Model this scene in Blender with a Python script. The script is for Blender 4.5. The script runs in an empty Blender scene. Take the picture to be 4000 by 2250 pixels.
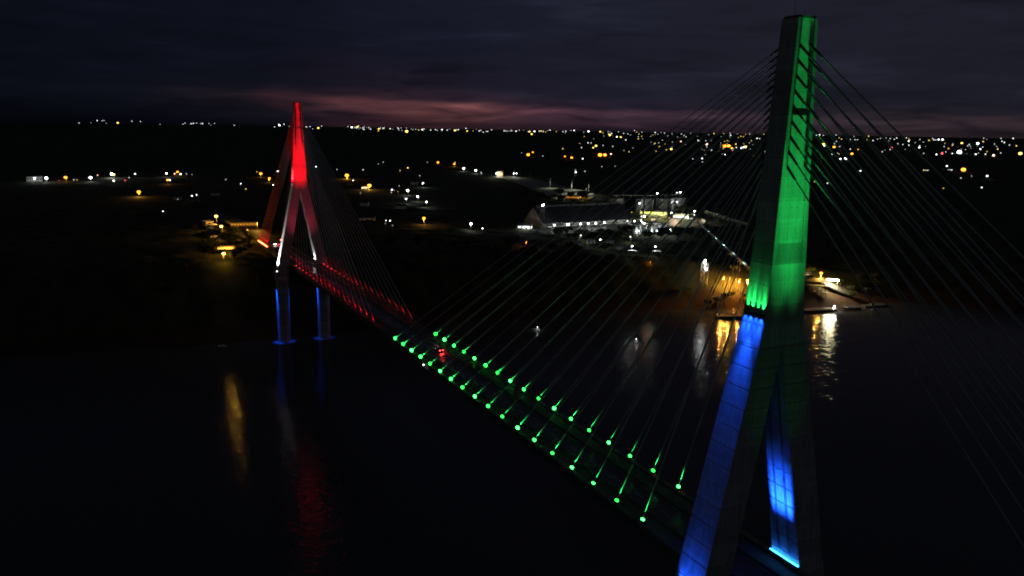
import bpy, math, random
from mathutils import Vector, Matrix, noise
random.seed(7)
sc = bpy.context.scene
COL = sc.collection
R = math.radians
PI = math.pi

# ------------------------------------------------------------------ helpers
class MB:
    """collects shapes into one mesh"""
    def __init__(s): s.v = []; s.f = []; s.m = []; s.sm = []
    def add(s, vs, fs, m=0, smooth=False):
        o = len(s.v); s.v += [tuple(v) for v in vs]
        for f in fs:
            s.f.append(tuple(i + o for i in f)); s.m.append(m); s.sm.append(smooth)
    def box(s, c, d, m=0, rz=0.0):
        hx, hy, hz = d[0]/2, d[1]/2, d[2]/2; ca, sa = math.cos(rz), math.sin(rz)
        vs = []
        for x, y, z in ((-1,-1,-1),(1,-1,-1),(1,1,-1),(-1,1,-1),(-1,-1,1),(1,-1,1),(1,1,1),(-1,1,1)):
            X, Y = x*hx, y*hy
            vs.append((c[0]+X*ca-Y*sa, c[1]+X*sa+Y*ca, c[2]+z*hz))
        s.add(vs, [(0,3,2,1),(4,5,6,7),(0,1,5,4),(1,2,6,5),(2,3,7,6),(3,0,4,7)], m)
    def tube(s, p0, p1, r0, r1=None, n=8, m=0, cap=True, smooth=True):
        r1 = r0 if r1 is None else r1
        p0, p1 = Vector(p0), Vector(p1); d = (p1-p0).normalized()
        a = d.orthogonal().normalized(); b = d.cross(a)
        vs = []
        for p, r in ((p0, r0), (p1, r1)):
            for i in range(n):
                t = 2*PI*i/n; vs.append(p + a*math.cos(t)*r + b*math.sin(t)*r)
        s.add(vs, [(i, (i+1) % n, n+(i+1) % n, n+i) for i in range(n)], m, smooth)
        if cap: s.add(vs, [tuple(range(n-1, -1, -1)), tuple(range(n, 2*n))], m)
    def loft(s, rings, m=0, closed=True, cap=True, smooth=False):
        n = len(rings[0]); vs = [p for r in rings for p in r]; fs = []
        for k in range(len(rings)-1):
            for i in range(n if closed else n-1):
                j = (i+1) % n; fs.append((k*n+i, k*n+j, (k+1)*n+j, (k+1)*n+i))
        s.add(vs, fs, m, smooth)
        if cap: s.add(vs, [tuple(range(n-1, -1, -1)), tuple(range((len(rings)-1)*n, len(rings)*n))], m)
    def ball(s, c, r, m=0, n=8, squash=1.0):
        rings = []
        for k in range(1, n//2+1):
            ph = PI*k/(n//2+1)
            rings.append([(c[0]+r*math.sin(ph)*math.cos(2*PI*i/n), c[1]+r*math.sin(ph)*math.sin(2*PI*i/n), c[2]-r*squash*math.cos(ph)) for i in range(n)])
        s.loft(rings, m, smooth=True)
    def cyl(s, c, r, h, m=0, n=24): s.tube(c, (c[0], c[1], c[2]+h), r, r, n, m)
    def mesh(s, name, mats):
        me = bpy.data.meshes.new(name); me.from_pydata(s.v, [], s.f)
        for mt in mats: me.materials.append(mt)
        me.polygons.foreach_set('material_index', s.m); me.polygons.foreach_set('use_smooth', s.sm)
        me.update(); return me
    def build(s, name, mats, parent=None, loc=None):
        if not isinstance(mats, (list, tuple)): mats = [mats]
        return link(bpy.data.objects.new(name, s.mesh(name, mats)), parent, loc)

def link(o, parent=None, loc=None):
    COL.objects.link(o)
    if parent is not None: o.parent = parent
    if loc is not None: o.location = loc
    return o
def tag(o, label=None, cat=None, group=None, kind=None):
    if label: o['label'] = label
    if cat: o['category'] = cat
    if group: o['group'] = group
    if kind: o['kind'] = kind
    return o
def thing(name, label, cat, loc=(0,0,0), rz=0.0, group=None):
    o = bpy.data.objects.new(name, None); o.empty_display_size = 1; COL.objects.link(o)
    o.location = loc; o.rotation_euler = (0, 0, rz)
    return tag(o, label, cat, group)
def inst(name, me, parent=None, loc=(0,0,0), rz=0.0, scale=1.0):
    o = bpy.data.objects.new(name, me); link(o, parent); o.location = loc; o.rotation_euler = (0,0,rz)
    o.scale = (scale,)*3 if not isinstance(scale, tuple) else scale
    return o
ORD = ['first','second','third','fourth','fifth','sixth','seventh','eighth','ninth','tenth','eleventh','twelfth','thirteenth','fourteenth',
       'fifteenth','sixteenth','seventeenth','eighteenth','nineteenth','twentieth','twenty-first','twenty-second','twenty-third','twenty-fourth']
def ordn(i): return ORD[i] if i < len(ORD) else '%dth' % (i+1)

# ------------------------------------------------------------------ materials
def nt(name):
    m = bpy.data.materials.new(name); m.use_nodes = True; t = m.node_tree
    return m, t, t.nodes['Principled BSDF']
def surf(name, col, rough=0.7, metal=0.0, var=0.35, scale=1.0, bump=0.0, spec=0.5):
    """mottled surface: colour varies with two sizes of noise in object space"""
    m, t, b = nt(name); N, Lk = t.nodes, t.links
    tc = N.new('ShaderNodeTexCoord'); n1 = N.new('ShaderNodeTexNoise'); n1.inputs['Scale'].default_value = scale; n1.inputs['Detail'].default_value = 6
    Lk.new(tc.outputs['Object'], n1.inputs['Vector'])
    rp = N.new('ShaderNodeValToRGB'); Lk.new(n1.outputs['Fac'], rp.inputs['Fac'])
    rp.color_ramp.elements[0].position = 0.3; rp.color_ramp.elements[1].position = 0.7
    rp.color_ramp.elements[0].color = tuple(c*(1-var) for c in col)+(1,); rp.color_ramp.elements[1].color = tuple(min(1, c*(1+var)) for c in col)+(1,)
    Lk.new(rp.outputs['Color'], b.inputs['Base Color'])
    b.inputs['Roughness'].default_value = rough; b.inputs['Metallic'].default_value = metal; b.inputs['Specular IOR Level'].default_value = spec
    if bump:
        bm = N.new('ShaderNodeBump'); bm.inputs['Strength'].default_value = bump; bm.inputs['Distance'].default_value = 0.2
        Lk.new(n1.outputs['Fac'], bm.inputs['Height']); Lk.new(bm.outputs['Normal'], b.inputs['Normal'])
    return m
def glow(name, col, strength, sampling='NONE'):
    m, t, b = nt(name); b.inputs['Base Color'].default_value = (0.02,0.02,0.02,1)
    b.inputs['Emission Color'].default_value = tuple(col)+(1,); b.inputs['Emission Strength'].default_value = strength
    m.cycles.emission_sampling = sampling
    return m
def concrete(name, col):
    """formed concrete: mottling, rain streaks, tie holes in a grid"""
    m, t, b = nt(name); N, Lk = t.nodes, t.links
    tc = N.new('ShaderNodeTexCoord')
    def noi(scale, sx, sy, sz, det=5):
        mp = N.new('ShaderNodeMapping'); mp.inputs['Scale'].default_value = (sx, sy, sz); Lk.new(tc.outputs['Object'], mp.inputs['Vector'])
        n = N.new('ShaderNodeTexNoise'); n.inputs['Scale'].default_value = scale; n.inputs['Detail'].default_value = det
        Lk.new(mp.outputs['Vector'], n.inputs['Vector']); return n
    def math_(op, a, bb=None, cc=None):
        x = N.new('ShaderNodeMath'); x.operation = op
        for i, v in enumerate((a, bb, cc)):
            if v is None: continue
            if isinstance(v, (int, float)): x.inputs[i].default_value = v
            else: Lk.new(v, x.inputs[i])
        return x.outputs[0]
    big = noi(0.35, 1, 1, 1); streak = noi(1.2, 1.4, 1.4, 0.08, 4); fine = noi(3.0, 1, 1, 1, 4)
    sep = N.new('ShaderNodeSeparateXYZ'); Lk.new(tc.outputs['Object'], sep.inputs[0])
    h = math_('ADD', math_('MULTIPLY', sep.outputs[0], 1.0), math_('MULTIPLY', sep.outputs[1], 0.97))
    def cell(v, period):
        return math_('ABSOLUTE', math_('SUBTRACT', math_('FRACT', math_('DIVIDE', v, period)), 0.5))
    dx = math_('MULTIPLY', cell(h, 1.35), 1.35); dz = math_('MULTIPLY', cell(sep.outputs[2], 1.37), 1.37)
    d = math_('SQRT', math_('ADD', math_('MULTIPLY', dx, dx), math_('MULTIPLY', dz, dz)))
    hole = math_('MULTIPLY', math_('LESS_THAN', d, math_('MULTIPLY', fine.outputs['Fac'], 0.30)), math_('GREATER_THAN', big.outputs['Fac'], 0.5))
    band = math_('FRACT', math_('DIVIDE', sep.outputs[2], 4.1))
    f = math_('ADD', math_('MULTIPLY', big.outputs['Fac'], 0.40), math_('ADD', math_('MULTIPLY', streak.outputs['Fac'], 0.7), math_('MULTIPLY', fine.outputs['Fac'], 0.25)))
    f = math_('MULTIPLY', f, math_('SUBTRACT', 1.0, math_('MULTIPLY', hole, 0.42)))
    wn = N.new('ShaderNodeTexWhiteNoise'); wn.noise_dimensions = '1D'; Lk.new(math_('FLOOR', math_('DIVIDE', math_('SUBTRACT', sep.outputs[2], 52.6), 4.1)), wn.inputs['W'])
    f = math_('MULTIPLY', f, math_('ADD', 0.74, math_('MULTIPLY', wn.outputs['Value'], 0.42)))
    f = math_('MULTIPLY', f, math_('ADD', 0.92, math_('MULTIPLY', band, 0.16)))
    mx = N.new('ShaderNodeMix'); mx.data_type = 'RGBA'; Lk.new(f, mx.inputs[0])
    mx.inputs[6].default_value = tuple(c*0.12 for c in col)+(1,); mx.inputs[7].default_value = tuple(min(1, c*1.7) for c in col)+(1,)
    Lk.new(mx.outputs[2], b.inputs['Base Color']); b.inputs['Roughness'].default_value = 0.85
    bm = N.new('ShaderNodeBump'); bm.inputs['Strength'].default_value = 0.35; bm.inputs['Distance'].default_value = 0.04
    Lk.new(f, bm.inputs['Height']); Lk.new(bm.outputs['Normal'], b.inputs['Normal'])
    return m

M = dict(
    conc=concrete('tower_concrete', (0.34, 0.33, 0.31)),
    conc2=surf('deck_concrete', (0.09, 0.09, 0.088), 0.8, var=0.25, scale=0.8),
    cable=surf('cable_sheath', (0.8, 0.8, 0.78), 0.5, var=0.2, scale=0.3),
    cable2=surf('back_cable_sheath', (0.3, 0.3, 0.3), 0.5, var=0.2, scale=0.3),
    steel=surf('galvanised_steel', (0.32, 0.33, 0.34), 0.4, 0.7, var=0.2, scale=2),
    dark=surf('dark_steel', (0.05, 0.05, 0.055), 0.5, 0.4, var=0.3, scale=2),
    white=surf('white_paint', (0.72, 0.72, 0.70), 0.6, var=0.12, scale=0.7),
    cream=surf('cream_render', (0.62, 0.50, 0.36), 0.8, var=0.15, scale=0.5),
    roof=surf('sheet_roof', (0.028, 0.028, 0.034), 0.45, 0.3, var=0.25, scale=0.15),
    rust=surf('rust_primer', (0.22, 0.06, 0.03), 0.7, var=0.4, scale=1.0),
    tank=surf('tank_steel', (0.45, 0.45, 0.47), 0.35, 0.6, var=0.2, scale=0.2),
    silo=surf('corrugated_silo', (0.34, 0.34, 0.33), 0.5, 0.3, var=0.35, scale=0.12, bump=0.3),
    glass=surf('dark_glass', (0.03, 0.035, 0.04), 0.1, var=0.2),
    tyre=surf('tyre_rubber', (0.02, 0.02, 0.02), 0.8),
    carp=surf('car_paint', (0.10, 0.10, 0.11), 0.25, 0.4, var=0.1),
    paved=surf('worn_paving', (0.05, 0.049, 0.043), 0.75, var=0.4, scale=0.08, bump=0.2),
    yard=surf('pale_gravel', (0.26, 0.25, 0.20), 0.9, var=0.45, scale=0.05),
    dirt=surf('red_earth', (0.13, 0.065, 0.04), 0.95, var=0.45, scale=0.15, bump=0.5),
    leaf=surf('foliage', (0.055, 0.075, 0.03), 0.8, var=0.5, scale=0.6),
    bark=surf('bark', (0.10, 0.075, 0.05), 0.9, var=0.4, scale=2),
    barge=surf('barge_hull', (0.10, 0.05, 0.035), 0.6, var=0.4, scale=0.4),
)
# wet asphalt
def asphalt():
    m, t, b = nt('wet_asphalt'); N, Lk = t.nodes, t.links
    tc = N.new('ShaderNodeTexCoord'); n = N.new('ShaderNodeTexNoise'); n.inputs['Scale'].default_value = 0.25; n.inputs['Detail'].default_value = 5
    Lk.new(tc.outputs['Object'], n.inputs['Vector'])
    rp = N.new('ShaderNodeValToRGB'); rp.color_ramp.elements[0].color = (0.028,0.028,0.030,1); rp.color_ramp.elements[1].color = (0.065,0.064,0.062,1)
    Lk.new(n.outputs['Fac'], rp.inputs['Fac']); Lk.new(rp.outputs['Color'], b.inputs['Base Color'])
    mr = N.new('ShaderNodeMapRange'); mr.inputs['From Min'].default_value = 0.35; mr.inputs['From Max'].default_value = 0.65
    mr.inputs['To Min'].default_value = 0.14; mr.inputs['To Max'].default_value = 0.42; Lk.new(n.outputs['Fac'], mr.inputs['Value']); Lk.new(mr.outputs['Result'], b.inputs['Roughness'])
    n2 = N.new('ShaderNodeTexNoise'); n2.inputs['Scale'].default_value = 2.5; Lk.new(tc.outputs['Object'], n2.inputs['Vector'])
    bm = N.new('ShaderNodeBump'); bm.inputs['Strength'].default_value = 0.25; bm.inputs['Distance'].default_value = 0.05
    Lk.new(n2.outputs['Fac'], bm.inputs['Height']); Lk.new(bm.outputs['Normal'], b.inputs['Normal'])
    return m
M['asphalt'] = asphalt()
def water_mat():
    m, t, b = nt('river_water'); N, Lk = t.nodes, t.links
    b.inputs['Base Color'].default_value = (0.07, 0.073, 0.082, 1); b.inputs['Roughness'].default_value = 0.06; b.inputs['IOR'].default_value = 1.33; b.inputs['Specular IOR Level'].default_value = 0.13
    tc = N.new('ShaderNodeTexCoord')
    prev = None
    for sc_, st, sx in ((0.05, 0.22, 1.6), (0.20, 0.24, 1.6), (0.8, 0.04, 1.3)):
        mp = N.new('ShaderNodeMapping'); mp.inputs['Scale'].default_value = (sc_*sx, sc_, 1); mp.inputs['Rotation'].default_value = (0, 0, 0.35); Lk.new(tc.outputs['Object'], mp.inputs['Vector'])
        n = N.new('ShaderNodeTexNoise'); n.inputs['Scale'].default_value = 1.0; n.inputs['Detail'].default_value = 4; n.inputs['Distortion'].default_value = 0.6
        Lk.new(mp.outputs['Vector'], n.inputs['Vector'])
        bm = N.new('ShaderNodeBump'); bm.inputs['Strength'].default_value = 1.0; bm.inputs['Distance'].default_value = st
        Lk.new(n.outputs['Fac'], bm.inputs['Height'])
        if prev: Lk.new(prev.outputs['Normal'], bm.inputs['Normal'])
        prev = bm
    Lk.new(prev.outputs['Normal'], b.inputs['Normal'])
    return m
M['water'] = water_mat()
def ground_mat():
    m, t, b = nt('river_bank_ground'); N, Lk = t.nodes, t.links
    tc = N.new('ShaderNodeTexCoord'); n = N.new('ShaderNodeTexNoise'); n.inputs['Scale'].default_value = 0.05; n.inputs['Detail'].default_value = 8
    Lk.new(tc.outputs['Object'], n.inputs['Vector'])
    g = N.new('ShaderNodeValToRGB'); g.color_ramp.elements[0].color = (0.018,0.026,0.012,1); g.color_ramp.elements[1].color = (0.06,0.062,0.03,1)
    g.color_ramp.elements[0].position = 0.35; g.color_ramp.elements[1].position = 0.65; Lk.new(n.outputs['Fac'], g.inputs['Fac'])
    d = N.new('ShaderNodeValToRGB'); d.color_ramp.elements[0].color = (0.025,0.013,0.009,1); d.color_ramp.elements[1].color = (0.10,0.048,0.030,1); Lk.new(n.outputs['Fac'], d.inputs['Fac'])
    sep = N.new('ShaderNodeSeparateXYZ'); Lk.new(tc.outputs['Object'], sep.inputs[0])
    ad = N.new('ShaderNodeMath'); ad.operation = 'MULTIPLY_ADD'; ad.inputs[1].default_value = 22.0; Lk.new(n.outputs['Fac'], ad.inputs[0]); Lk.new(sep.outputs[2], ad.inputs[2])
    mr = N.new('ShaderNodeMapRange'); mr.inputs['From Min'].default_value = -50; mr.inputs['From Max'].default_value = -38; Lk.new(ad.outputs[0], mr.inputs['Value'])
    mx = N.new('ShaderNodeMix'); mx.data_type = 'RGBA'; Lk.new(mr.outputs['Result'], mx.inputs[0]); Lk.new(d.outputs['Color'], mx.inputs[6]); Lk.new(g.outputs['Color'], mx.inputs[7])
    Lk.new(mx.outputs[2], b.inputs['Base Color']); b.inputs['Roughness'].default_value = 0.95; b.inputs['Specular IOR Level'].default_value = 0.15
    return m
M['ground'] = ground_mat()

GREEN = (0.02, 1.0, 0.16); RED = (1.0, 0.0, 0.008); BLUE = (0.008, 0.085, 1.0); WHITE = (0.92, 0.93, 1.0); AMBER = (1.0, 0.50, 0.07)
EM = {}
for k_, c_, sts_ in (('w', (0.95,1.0,0.97), (0.9, 2.2, 6, 13, 24)), ('y', (1.0,0.66,0.12), (0.8, 1.9, 3.5, 5, 7)), ('a', (1.0,0.30,0.025), (0.8, 2, 3, 4, 5)),
                     ('r', (1.0,0.08,0.10), (0.8, 1.5, 2, 3, 4)), ('p', (1.0,0.50,0.34), (0.8, 2, 4, 6, 8))):
    for s_, st_ in enumerate(sts_): EM[k_+str(s_)] = glow('lamp_glow_%s%d' % (k_, s_), c_, st_)

def lamp(kind, loc, energy, col, target=None, parent=None, size=0.15, cone=90, blend=0.5, sx=1, sy=0.3, spread=120):
    ld = bpy.data.lights.new(kind.lower()+'_light', kind); ld.energy = energy; ld.color = col
    if kind == 'SPOT': ld.spot_size = R(cone); ld.spot_blend = blend; ld.shadow_soft_size = size
    elif kind == 'AREA': ld.shape = 'RECTANGLE'; ld.size = sx; ld.size_y = sy; ld.spread = R(spread)
    else: ld.shadow_soft_size = size
    o = bpy.data.objects.new('light_source', ld); COL.objects.link(o); o['kind'] = 'helper'
    loc = Vector(loc); o.location = loc
    if target is not None:                                      # local X kept along the bridge
        zz = -(Vector(target)-loc).normalized(); xx = Vector((1, 0, 0)); xx = xx-zz*xx.dot(zz)
        xx = xx.normalized() if xx.length > 0.05 else zz.orthogonal().normalized(); yy = zz.cross(xx)
        o.rotation_euler = Matrix((xx, yy, zz)).transposed().to_euler()
    if parent is not None:
        o.parent = parent; o.matrix_parent_inverse = Matrix.LocRotScale(parent.location, parent.rotation_euler, parent.scale).inverted()
    return o

# ------------------------------------------------------------------ bridge geometry
L = 470.05; A0 = 27.80; SP = 11.34; WY = 9.84; DZ = -5.3         # span, first stay, stay spacing, stay plane, far tower offset
def zl(x):                                                       # height of the stay lamps above datum
    c, s = 1.172, -5.454
    f = lambda u: -c*((u-L/2)/(L/2))**2 + s*(u-L/2)/L
    if x < 0: return f(0) + (2*c/(L/2) + s/L)*x*0.2
    if x > L: return f(L) + (-2*c/(L/2) + s/L)*(x-L)
    return f(x)
def zd(x): return zl(x) - 1.45                                   # top of the carriageway
def half_w(z):                                                   # tower outer half width at local height z
    return 4.93 + (58.9-z)*0.213 if z < 58.9 else 4.93 + (2.39-4.93)*(z-58.9)/(115.4-58.9)
def half_d(z): return 2.12 + (115.4-z)*0.0175
def xc(z): return -0.1 + (115.4-z)*0.008
def inner(z): return (52.6-z)*0.197

def rail_line(mb, x0, x1, y, zoff, h, post, r=0.04, rails=3, step=11.34/4):
    x = x0; n = max(1, int((x1-x0)/step)); st = (x1-x0)/n
    for i in range(n+1):
        X = x0+i*st; z = zd(X)+zoff
        mb.box((X, y, z+h/2), (post, post, h))
        if i < n:
            for k in range(rails):
                zz = h*(k+1)/rails - 0.03
                mb.tube((X, y, z+zz), (X+st, y, zd(X+st)+zoff+zz), r, n=4, cap=False)

# deck: one thing, its slab, girders, road surface, barriers, railings as parts
XS = [-175 + i*5.67 for i in range(int((L+150+175)/5.67)+1)]
deck = thing('bridge_deck', 'long dark road deck of the cable-stayed bridge crossing the river between both towers', 'bridge deck')
def strip(name, y0, y1, zt, zb, mt, xs=XS, parent=deck, m=None):
    mb = MB(); mb.loft([[(x, y0, zd(x)+zb), (x, y1, zd(x)+zb), (x, y1, zd(x)+zt), (x, y0, zd(x)+zt)] for x in xs])
    return mb.build(name, mt, parent)
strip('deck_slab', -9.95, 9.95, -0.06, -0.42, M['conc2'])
mb = MB(); mb.loft([[(x, -4.1, zd(x)-.055), (x, 4.1, zd(x)-.055), (x, 4.1, zd(x)), (x, -4.1, zd(x))] for x in XS])
for i, x in enumerate(XS[:-1]):                                  # painted edge lines and centre dashes, 4 mm proud
    for y, x2 in ((-3.75, x+5.67), (3.75, x+5.67)) + (((0, x+4),) if i % 2 == 0 else ()):
        mb.add([(x, y-0.07, zd(x)+.005), (x2, y-0.07, zd(x2)+.005), (x2, y+0.07, zd(x2)+.005), (x, y+0.07, zd(x)+.005)], [(0,1,2,3)], 1)
mb.build('road_surface', [M['asphalt'], M['white']], deck)
for s in (-1, 1):
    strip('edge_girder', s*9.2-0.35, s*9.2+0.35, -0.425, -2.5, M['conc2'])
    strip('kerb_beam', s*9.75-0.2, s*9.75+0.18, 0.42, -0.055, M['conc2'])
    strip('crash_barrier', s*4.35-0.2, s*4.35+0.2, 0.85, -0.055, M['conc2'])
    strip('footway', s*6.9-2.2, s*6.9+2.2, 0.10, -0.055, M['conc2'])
    mb = MB(); rail_line(mb, -170, L+145, s*9.75, 0.42, 1.05, 0.09); mb.build('railing', M['steel'], deck)
mb = MB()
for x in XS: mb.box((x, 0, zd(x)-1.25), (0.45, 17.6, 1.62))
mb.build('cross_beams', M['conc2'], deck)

# ---- towers
def section(z, y0, y1, rec, rib=1.0):
    """closed ring: rectangle with a recess in the two faces that look along the bridge"""
    d, x0 = half_d(z), xc(z)
    return [(x0-d, y0, z), (x0+d, y0, z), (x0+d, y0+rib, z), (x0+d-rec, y0+rib+0.05, z), (x0+d-rec, y1-rib-0.05, z), (x0+d, y1-rib, z),
            (x0+d, y1, z), (x0-d, y1, z), (x0-d, y1-rib, z), (x0-d+rec, y1-rib-0.05, z), (x0-d+rec, y0+rib+0.05, z), (x0-d, y0+rib, z)]
def leg_ring(z, s, inset=0.0):
    d, x0 = half_d(z)-inset, xc(z); a, b = inner(z)+inset, half_w(z)-inset
    p = [(x0-d, s*a, z), (x0+d, s*a, z), (x0+d, s*b, z), (x0-d, s*b, z)]
    return p if s > 0 else p[::-1]
def make_tower(name, label, X, dz):
    t = thing(name, label, 'bridge tower', (X, 0, dz))
    mb = MB(); rings = []; z = 52.6
    while z < 115.3:                                            # poured in 4 m lifts, a groove at every joint
        z2 = min(z+4.1, 115.4)
        for q, ins in ((z, 0.07), (z+0.14, 0.0), (z2-0.001, 0.0)):
            rec = 0.5 if z > 95.5 else 0.30 if z > 71 else 0.006 if (z < 67 or q < z+1) else 0.30
            y = half_w(q)-ins
            rings.append(section(q, -y, y, rec+0.0))
        z = z2
    mb.loft(rings); mb.build('upper_shaft', M['conc'], t)
    for s in (1, -1):
        mb = MB(); rings = []; z = -5.4; lifts = []
        while z < 52.5: lifts.append(z); z += 4.1
        for z in lifts:
            z2 = min(z+4.1, 52.595)
            rings += [leg_ring(z, s, 0.13), leg_ring(z+0.22, s, 0.13), leg_ring(z+0.26, s), leg_ring(z2-0.001, s)]
        mb.loft(rings); mb.build('inclined_leg', M['conc'], t)
        # rounded pile cap and river pier
        def oval(z, cy, ry, rx): return [(0.9+rx*math.cos(2*PI*i/32), s*(cy+ry*math.sin(2*PI*i/32)), z) for i in range(32)]
        mb = MB(); mb.loft([oval(-11.8, 14.9, 5.0, 5.4), oval(-11.3, 14.9, 5.3, 5.7), oval(-5.9, 14.9, 5.3, 5.7), oval(-5.402, 14.9, 5.1, 5.5)], smooth=False); mb.build('pier_cap', M['conc'], t)
        mb = MB(); mb.loft([oval(z, 14.9, 4.45, 4.45) for z in (-64-dz-6, -50, -30, -11.802)], smooth=True); mb.build('river_pier', M['conc'], t)
        # lamp ledge on the outer face at the fork
        mb = MB(); y = half_w(58.7)
        mb.box((xc(59), s*(y+0.2), 59.0), (half_d(59)*2-0.1, 0.36, 0.16))
        for k in range(9): mb.box((xc(59)-2.6+k*0.65, s*(y+0.62), 59.02), (0.36, 0.22, 0.22))
        mb.build('lamp_ledge', M['dark'], t)
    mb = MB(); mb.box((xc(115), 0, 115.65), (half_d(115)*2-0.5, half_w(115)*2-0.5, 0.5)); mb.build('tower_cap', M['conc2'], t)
    mb = MB(); mb.tube((0.4, 0.9, 115.9), (0.4, 0.9, 119.2), 0.06, 0.03, 5); mb.build('lightning_rod', M['dark'], t)
    mb = MB(); mb.tube((-0.6, -0.8, 115.9), (-0.6, -0.8, 117.0), 0.05, 0.03, 5); mb.build('lightning_rod', M['dark'], t)
    mb = MB()
    for s in (1, -1):                                           # maintenance rails up the inner face
        for k in (-1.5, -1.1, 1.5, 1.9):
            mb.tube((xc(40)+k, s*(inner(46)-0.12), 46), (xc(5)+k, s*(inner(3)-0.12), 3), 0.06, n=4)
    mb.build('climbing_rails', M['dark'], t)
    return t
near = make_tower('bridge_tower', 'tall inverted-Y concrete tower lit green above and blue on its legs, close to the camera', 0.0, 0.0)
far = make_tower('bridge_tower', 'distant inverted-Y concrete tower lit red above white-edged legs, on blue-lit river piers', L, DZ)

def led_bar(parent, x0, x1, y, z, mt, n=24):
    mb = MB(); mb.box(((x0+x1)/2, y, z-0.16), (x1-x0+0.2, 0.42, 0.18), 0)
    for i in range(n):
        mb.box((x0+(i+.5)*(x1-x0)/n, y, z), ((x1-x0)/n*0.8, 0.3, 0.14), 1)
    return mb.build('floodlight_bar', [M['dark'], mt], parent)
def P(t, x, y, z): return (t.location.x+x, t.location.y+y, t.location.z+z)
EB = glow('blue_led', (0.03, 0.42, 1.0), 14.0); EW = glow('white_led', (0.9, 0.95, 1.0), 10.0); ER = glow('red_led', (1.0, 0.03, 0.04), 9.0)
EG = glow('green_led', (0.028, 1.0, 0.08), 10.0); ER2 = glow('red_orange_led', (1.0, 0.10, 0.03), 26.0)
# near tower: green wash up the shaft, green up and blue down at the ledge, blue up the legs
for y in (5.6, -5.6): lamp('SPOT', P(near, -17, y, 3), 5.8e5, GREEN, P(near, -2.3, 0, 91), near, 0.35, 9.8, 1.0)
lamp('SPOT', P(near, -17, 0, 3), 3.5e3, GREEN, P(near, -2.3, 0, 80), near, 0.35, 40, 1.0)
for i, k in enumerate((-2.1, -0.7, 0.8, 2.2)):                   # separate fittings on the ledge: scalloped beams up and down
    e = (1.0, 0.7, 1.25, 0.85)[i]
    lamp('SPOT', P(near, xc(59)+k, half_w(59)+0.75, 59.3), 3000*e, GREEN, P(near, xc(59)+k, half_w(59)-1.2, 68), near, 0.08, 20, 1.0)
    lamp('SPOT', P(near, xc(59)+k, half_w(59)+0.75, 59.3), 2000*e, GREEN, P(near, xc(59)+k, half_w(59)-1.0, 63), near, 0.08, 44, 1.0)
    lamp('SPOT', P(near, xc(59)+k, half_w(59)+1.0, 58.6), 7000*e, BLUE, P(near, xc(59)+k, half_w(50)-0.6, 50), near, 0.08, 36, 1.0)
    lamp('SPOT', P(near, xc(59)+k, half_w(59)+1.0, 58.6), 1500*e, BLUE, P(near, xc(59)+k, half_w(56)-0.9, 55.5), near, 0.08, 70, 1.0)
lamp('SPOT', P(near, xc(50), half_w(58)+1.6, 59.2), 5e4, BLUE, P(near, xc(40), half_w(38), 38), near, 0.1, 34, 1.0)
for k in (-2.4, 0, 2.4): lamp('SPOT', P(near, xc(20)+k, half_w(-2)+1.6, -1), 9e3, BLUE, P(near, xc(20)+k, half_w(12)-1.8, 10), near, 0.1, 36, 1.0)
led_bar(near, -3.5, 4.9, -9.55, 1.6, EB, 28)
lamp('AREA', P(near, 0.7, -8.0, 1.9), 2300, BLUE, P(near, 0.7, -6.8, 20.9), near, sx=6.0, sy=0.3, spread=7)
lamp('AREA', P(near, 0.7, -8.4, 1.9), 60, BLUE, P(near, 0.7, -6.2, 20.9), near, sx=6.4, sy=0.3, spread=14)
lamp('AREA', P(near, 0.7, -9.2, 1.85), 100, BLUE, P(near, 0.7, -9.0, 8), near, sx=8, sy=0.25, spread=120)
# far tower: red wash, white up the outer and inner leg faces, blue down the piers
for y in (5.6, -5.6):
    lamp('SPOT', P(far, -18, y, 5), 2.2e6, RED, P(far, -2.3, 0, 88), far, 0.35, 13, 1.0)
    lamp('SPOT', P(far, -18, y, 5), 1.7e4, (1, 0.06, 0.14), P(far, -2.3, 0, 55), far, 0.35, 60, 1.0)
lamp('AREA', P(far, 1, half_w(-5)+1.0, -5), 5000, WHITE, P(far, 1, half_w(-5)+1.0-6.5, 15), far, sx=5.5, sy=0.3, spread=14)
lamp('AREA', P(far, 0.7, -9.1, 3), 2500, WHITE, P(far, 0.7, -6.5, 20), far, sx=6, sy=0.3, spread=90)
lamp('SPOT', P(far, 0.7, -8.6, 3), 6e4, WHITE, P(far, 0.7, -5.9, 22), far, 0.1, 14, 1.0)
led_bar(far, -1.5, 3.5, -9.3, 2.5, EW, 12)
lamp('AREA', P(far, xc(59), half_w(59)+0.75, 59.4), 5000, RED, P(far, xc(59), half_w(66)+0.5, 66), far, sx=5.2, sy=0.25, spread=110)
for y, e in ((20.6, 1.1e5), (9.1, 6e4), (-9.1, 6e4), (-20.6, 2e4)):
    lamp('SPOT', P(far, 0.3, y, -12.4), e*4, BLUE, P(far, 0.3, math.copysign(18.9 if abs(y) > 15 else 10.9, y), -38), far, 0.1, 17, 1.0)
mb = MB()
for i in range(9):
    a, b = i*0.25-2, (i+1)*0.25-2
    mb.tube((a, half_w(-4)+0.3, -4.9), (b, half_w(-4)+0.3, -4.9), 0.16, n=5)
mb.build('floodlight_bar', EW, far)

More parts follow.
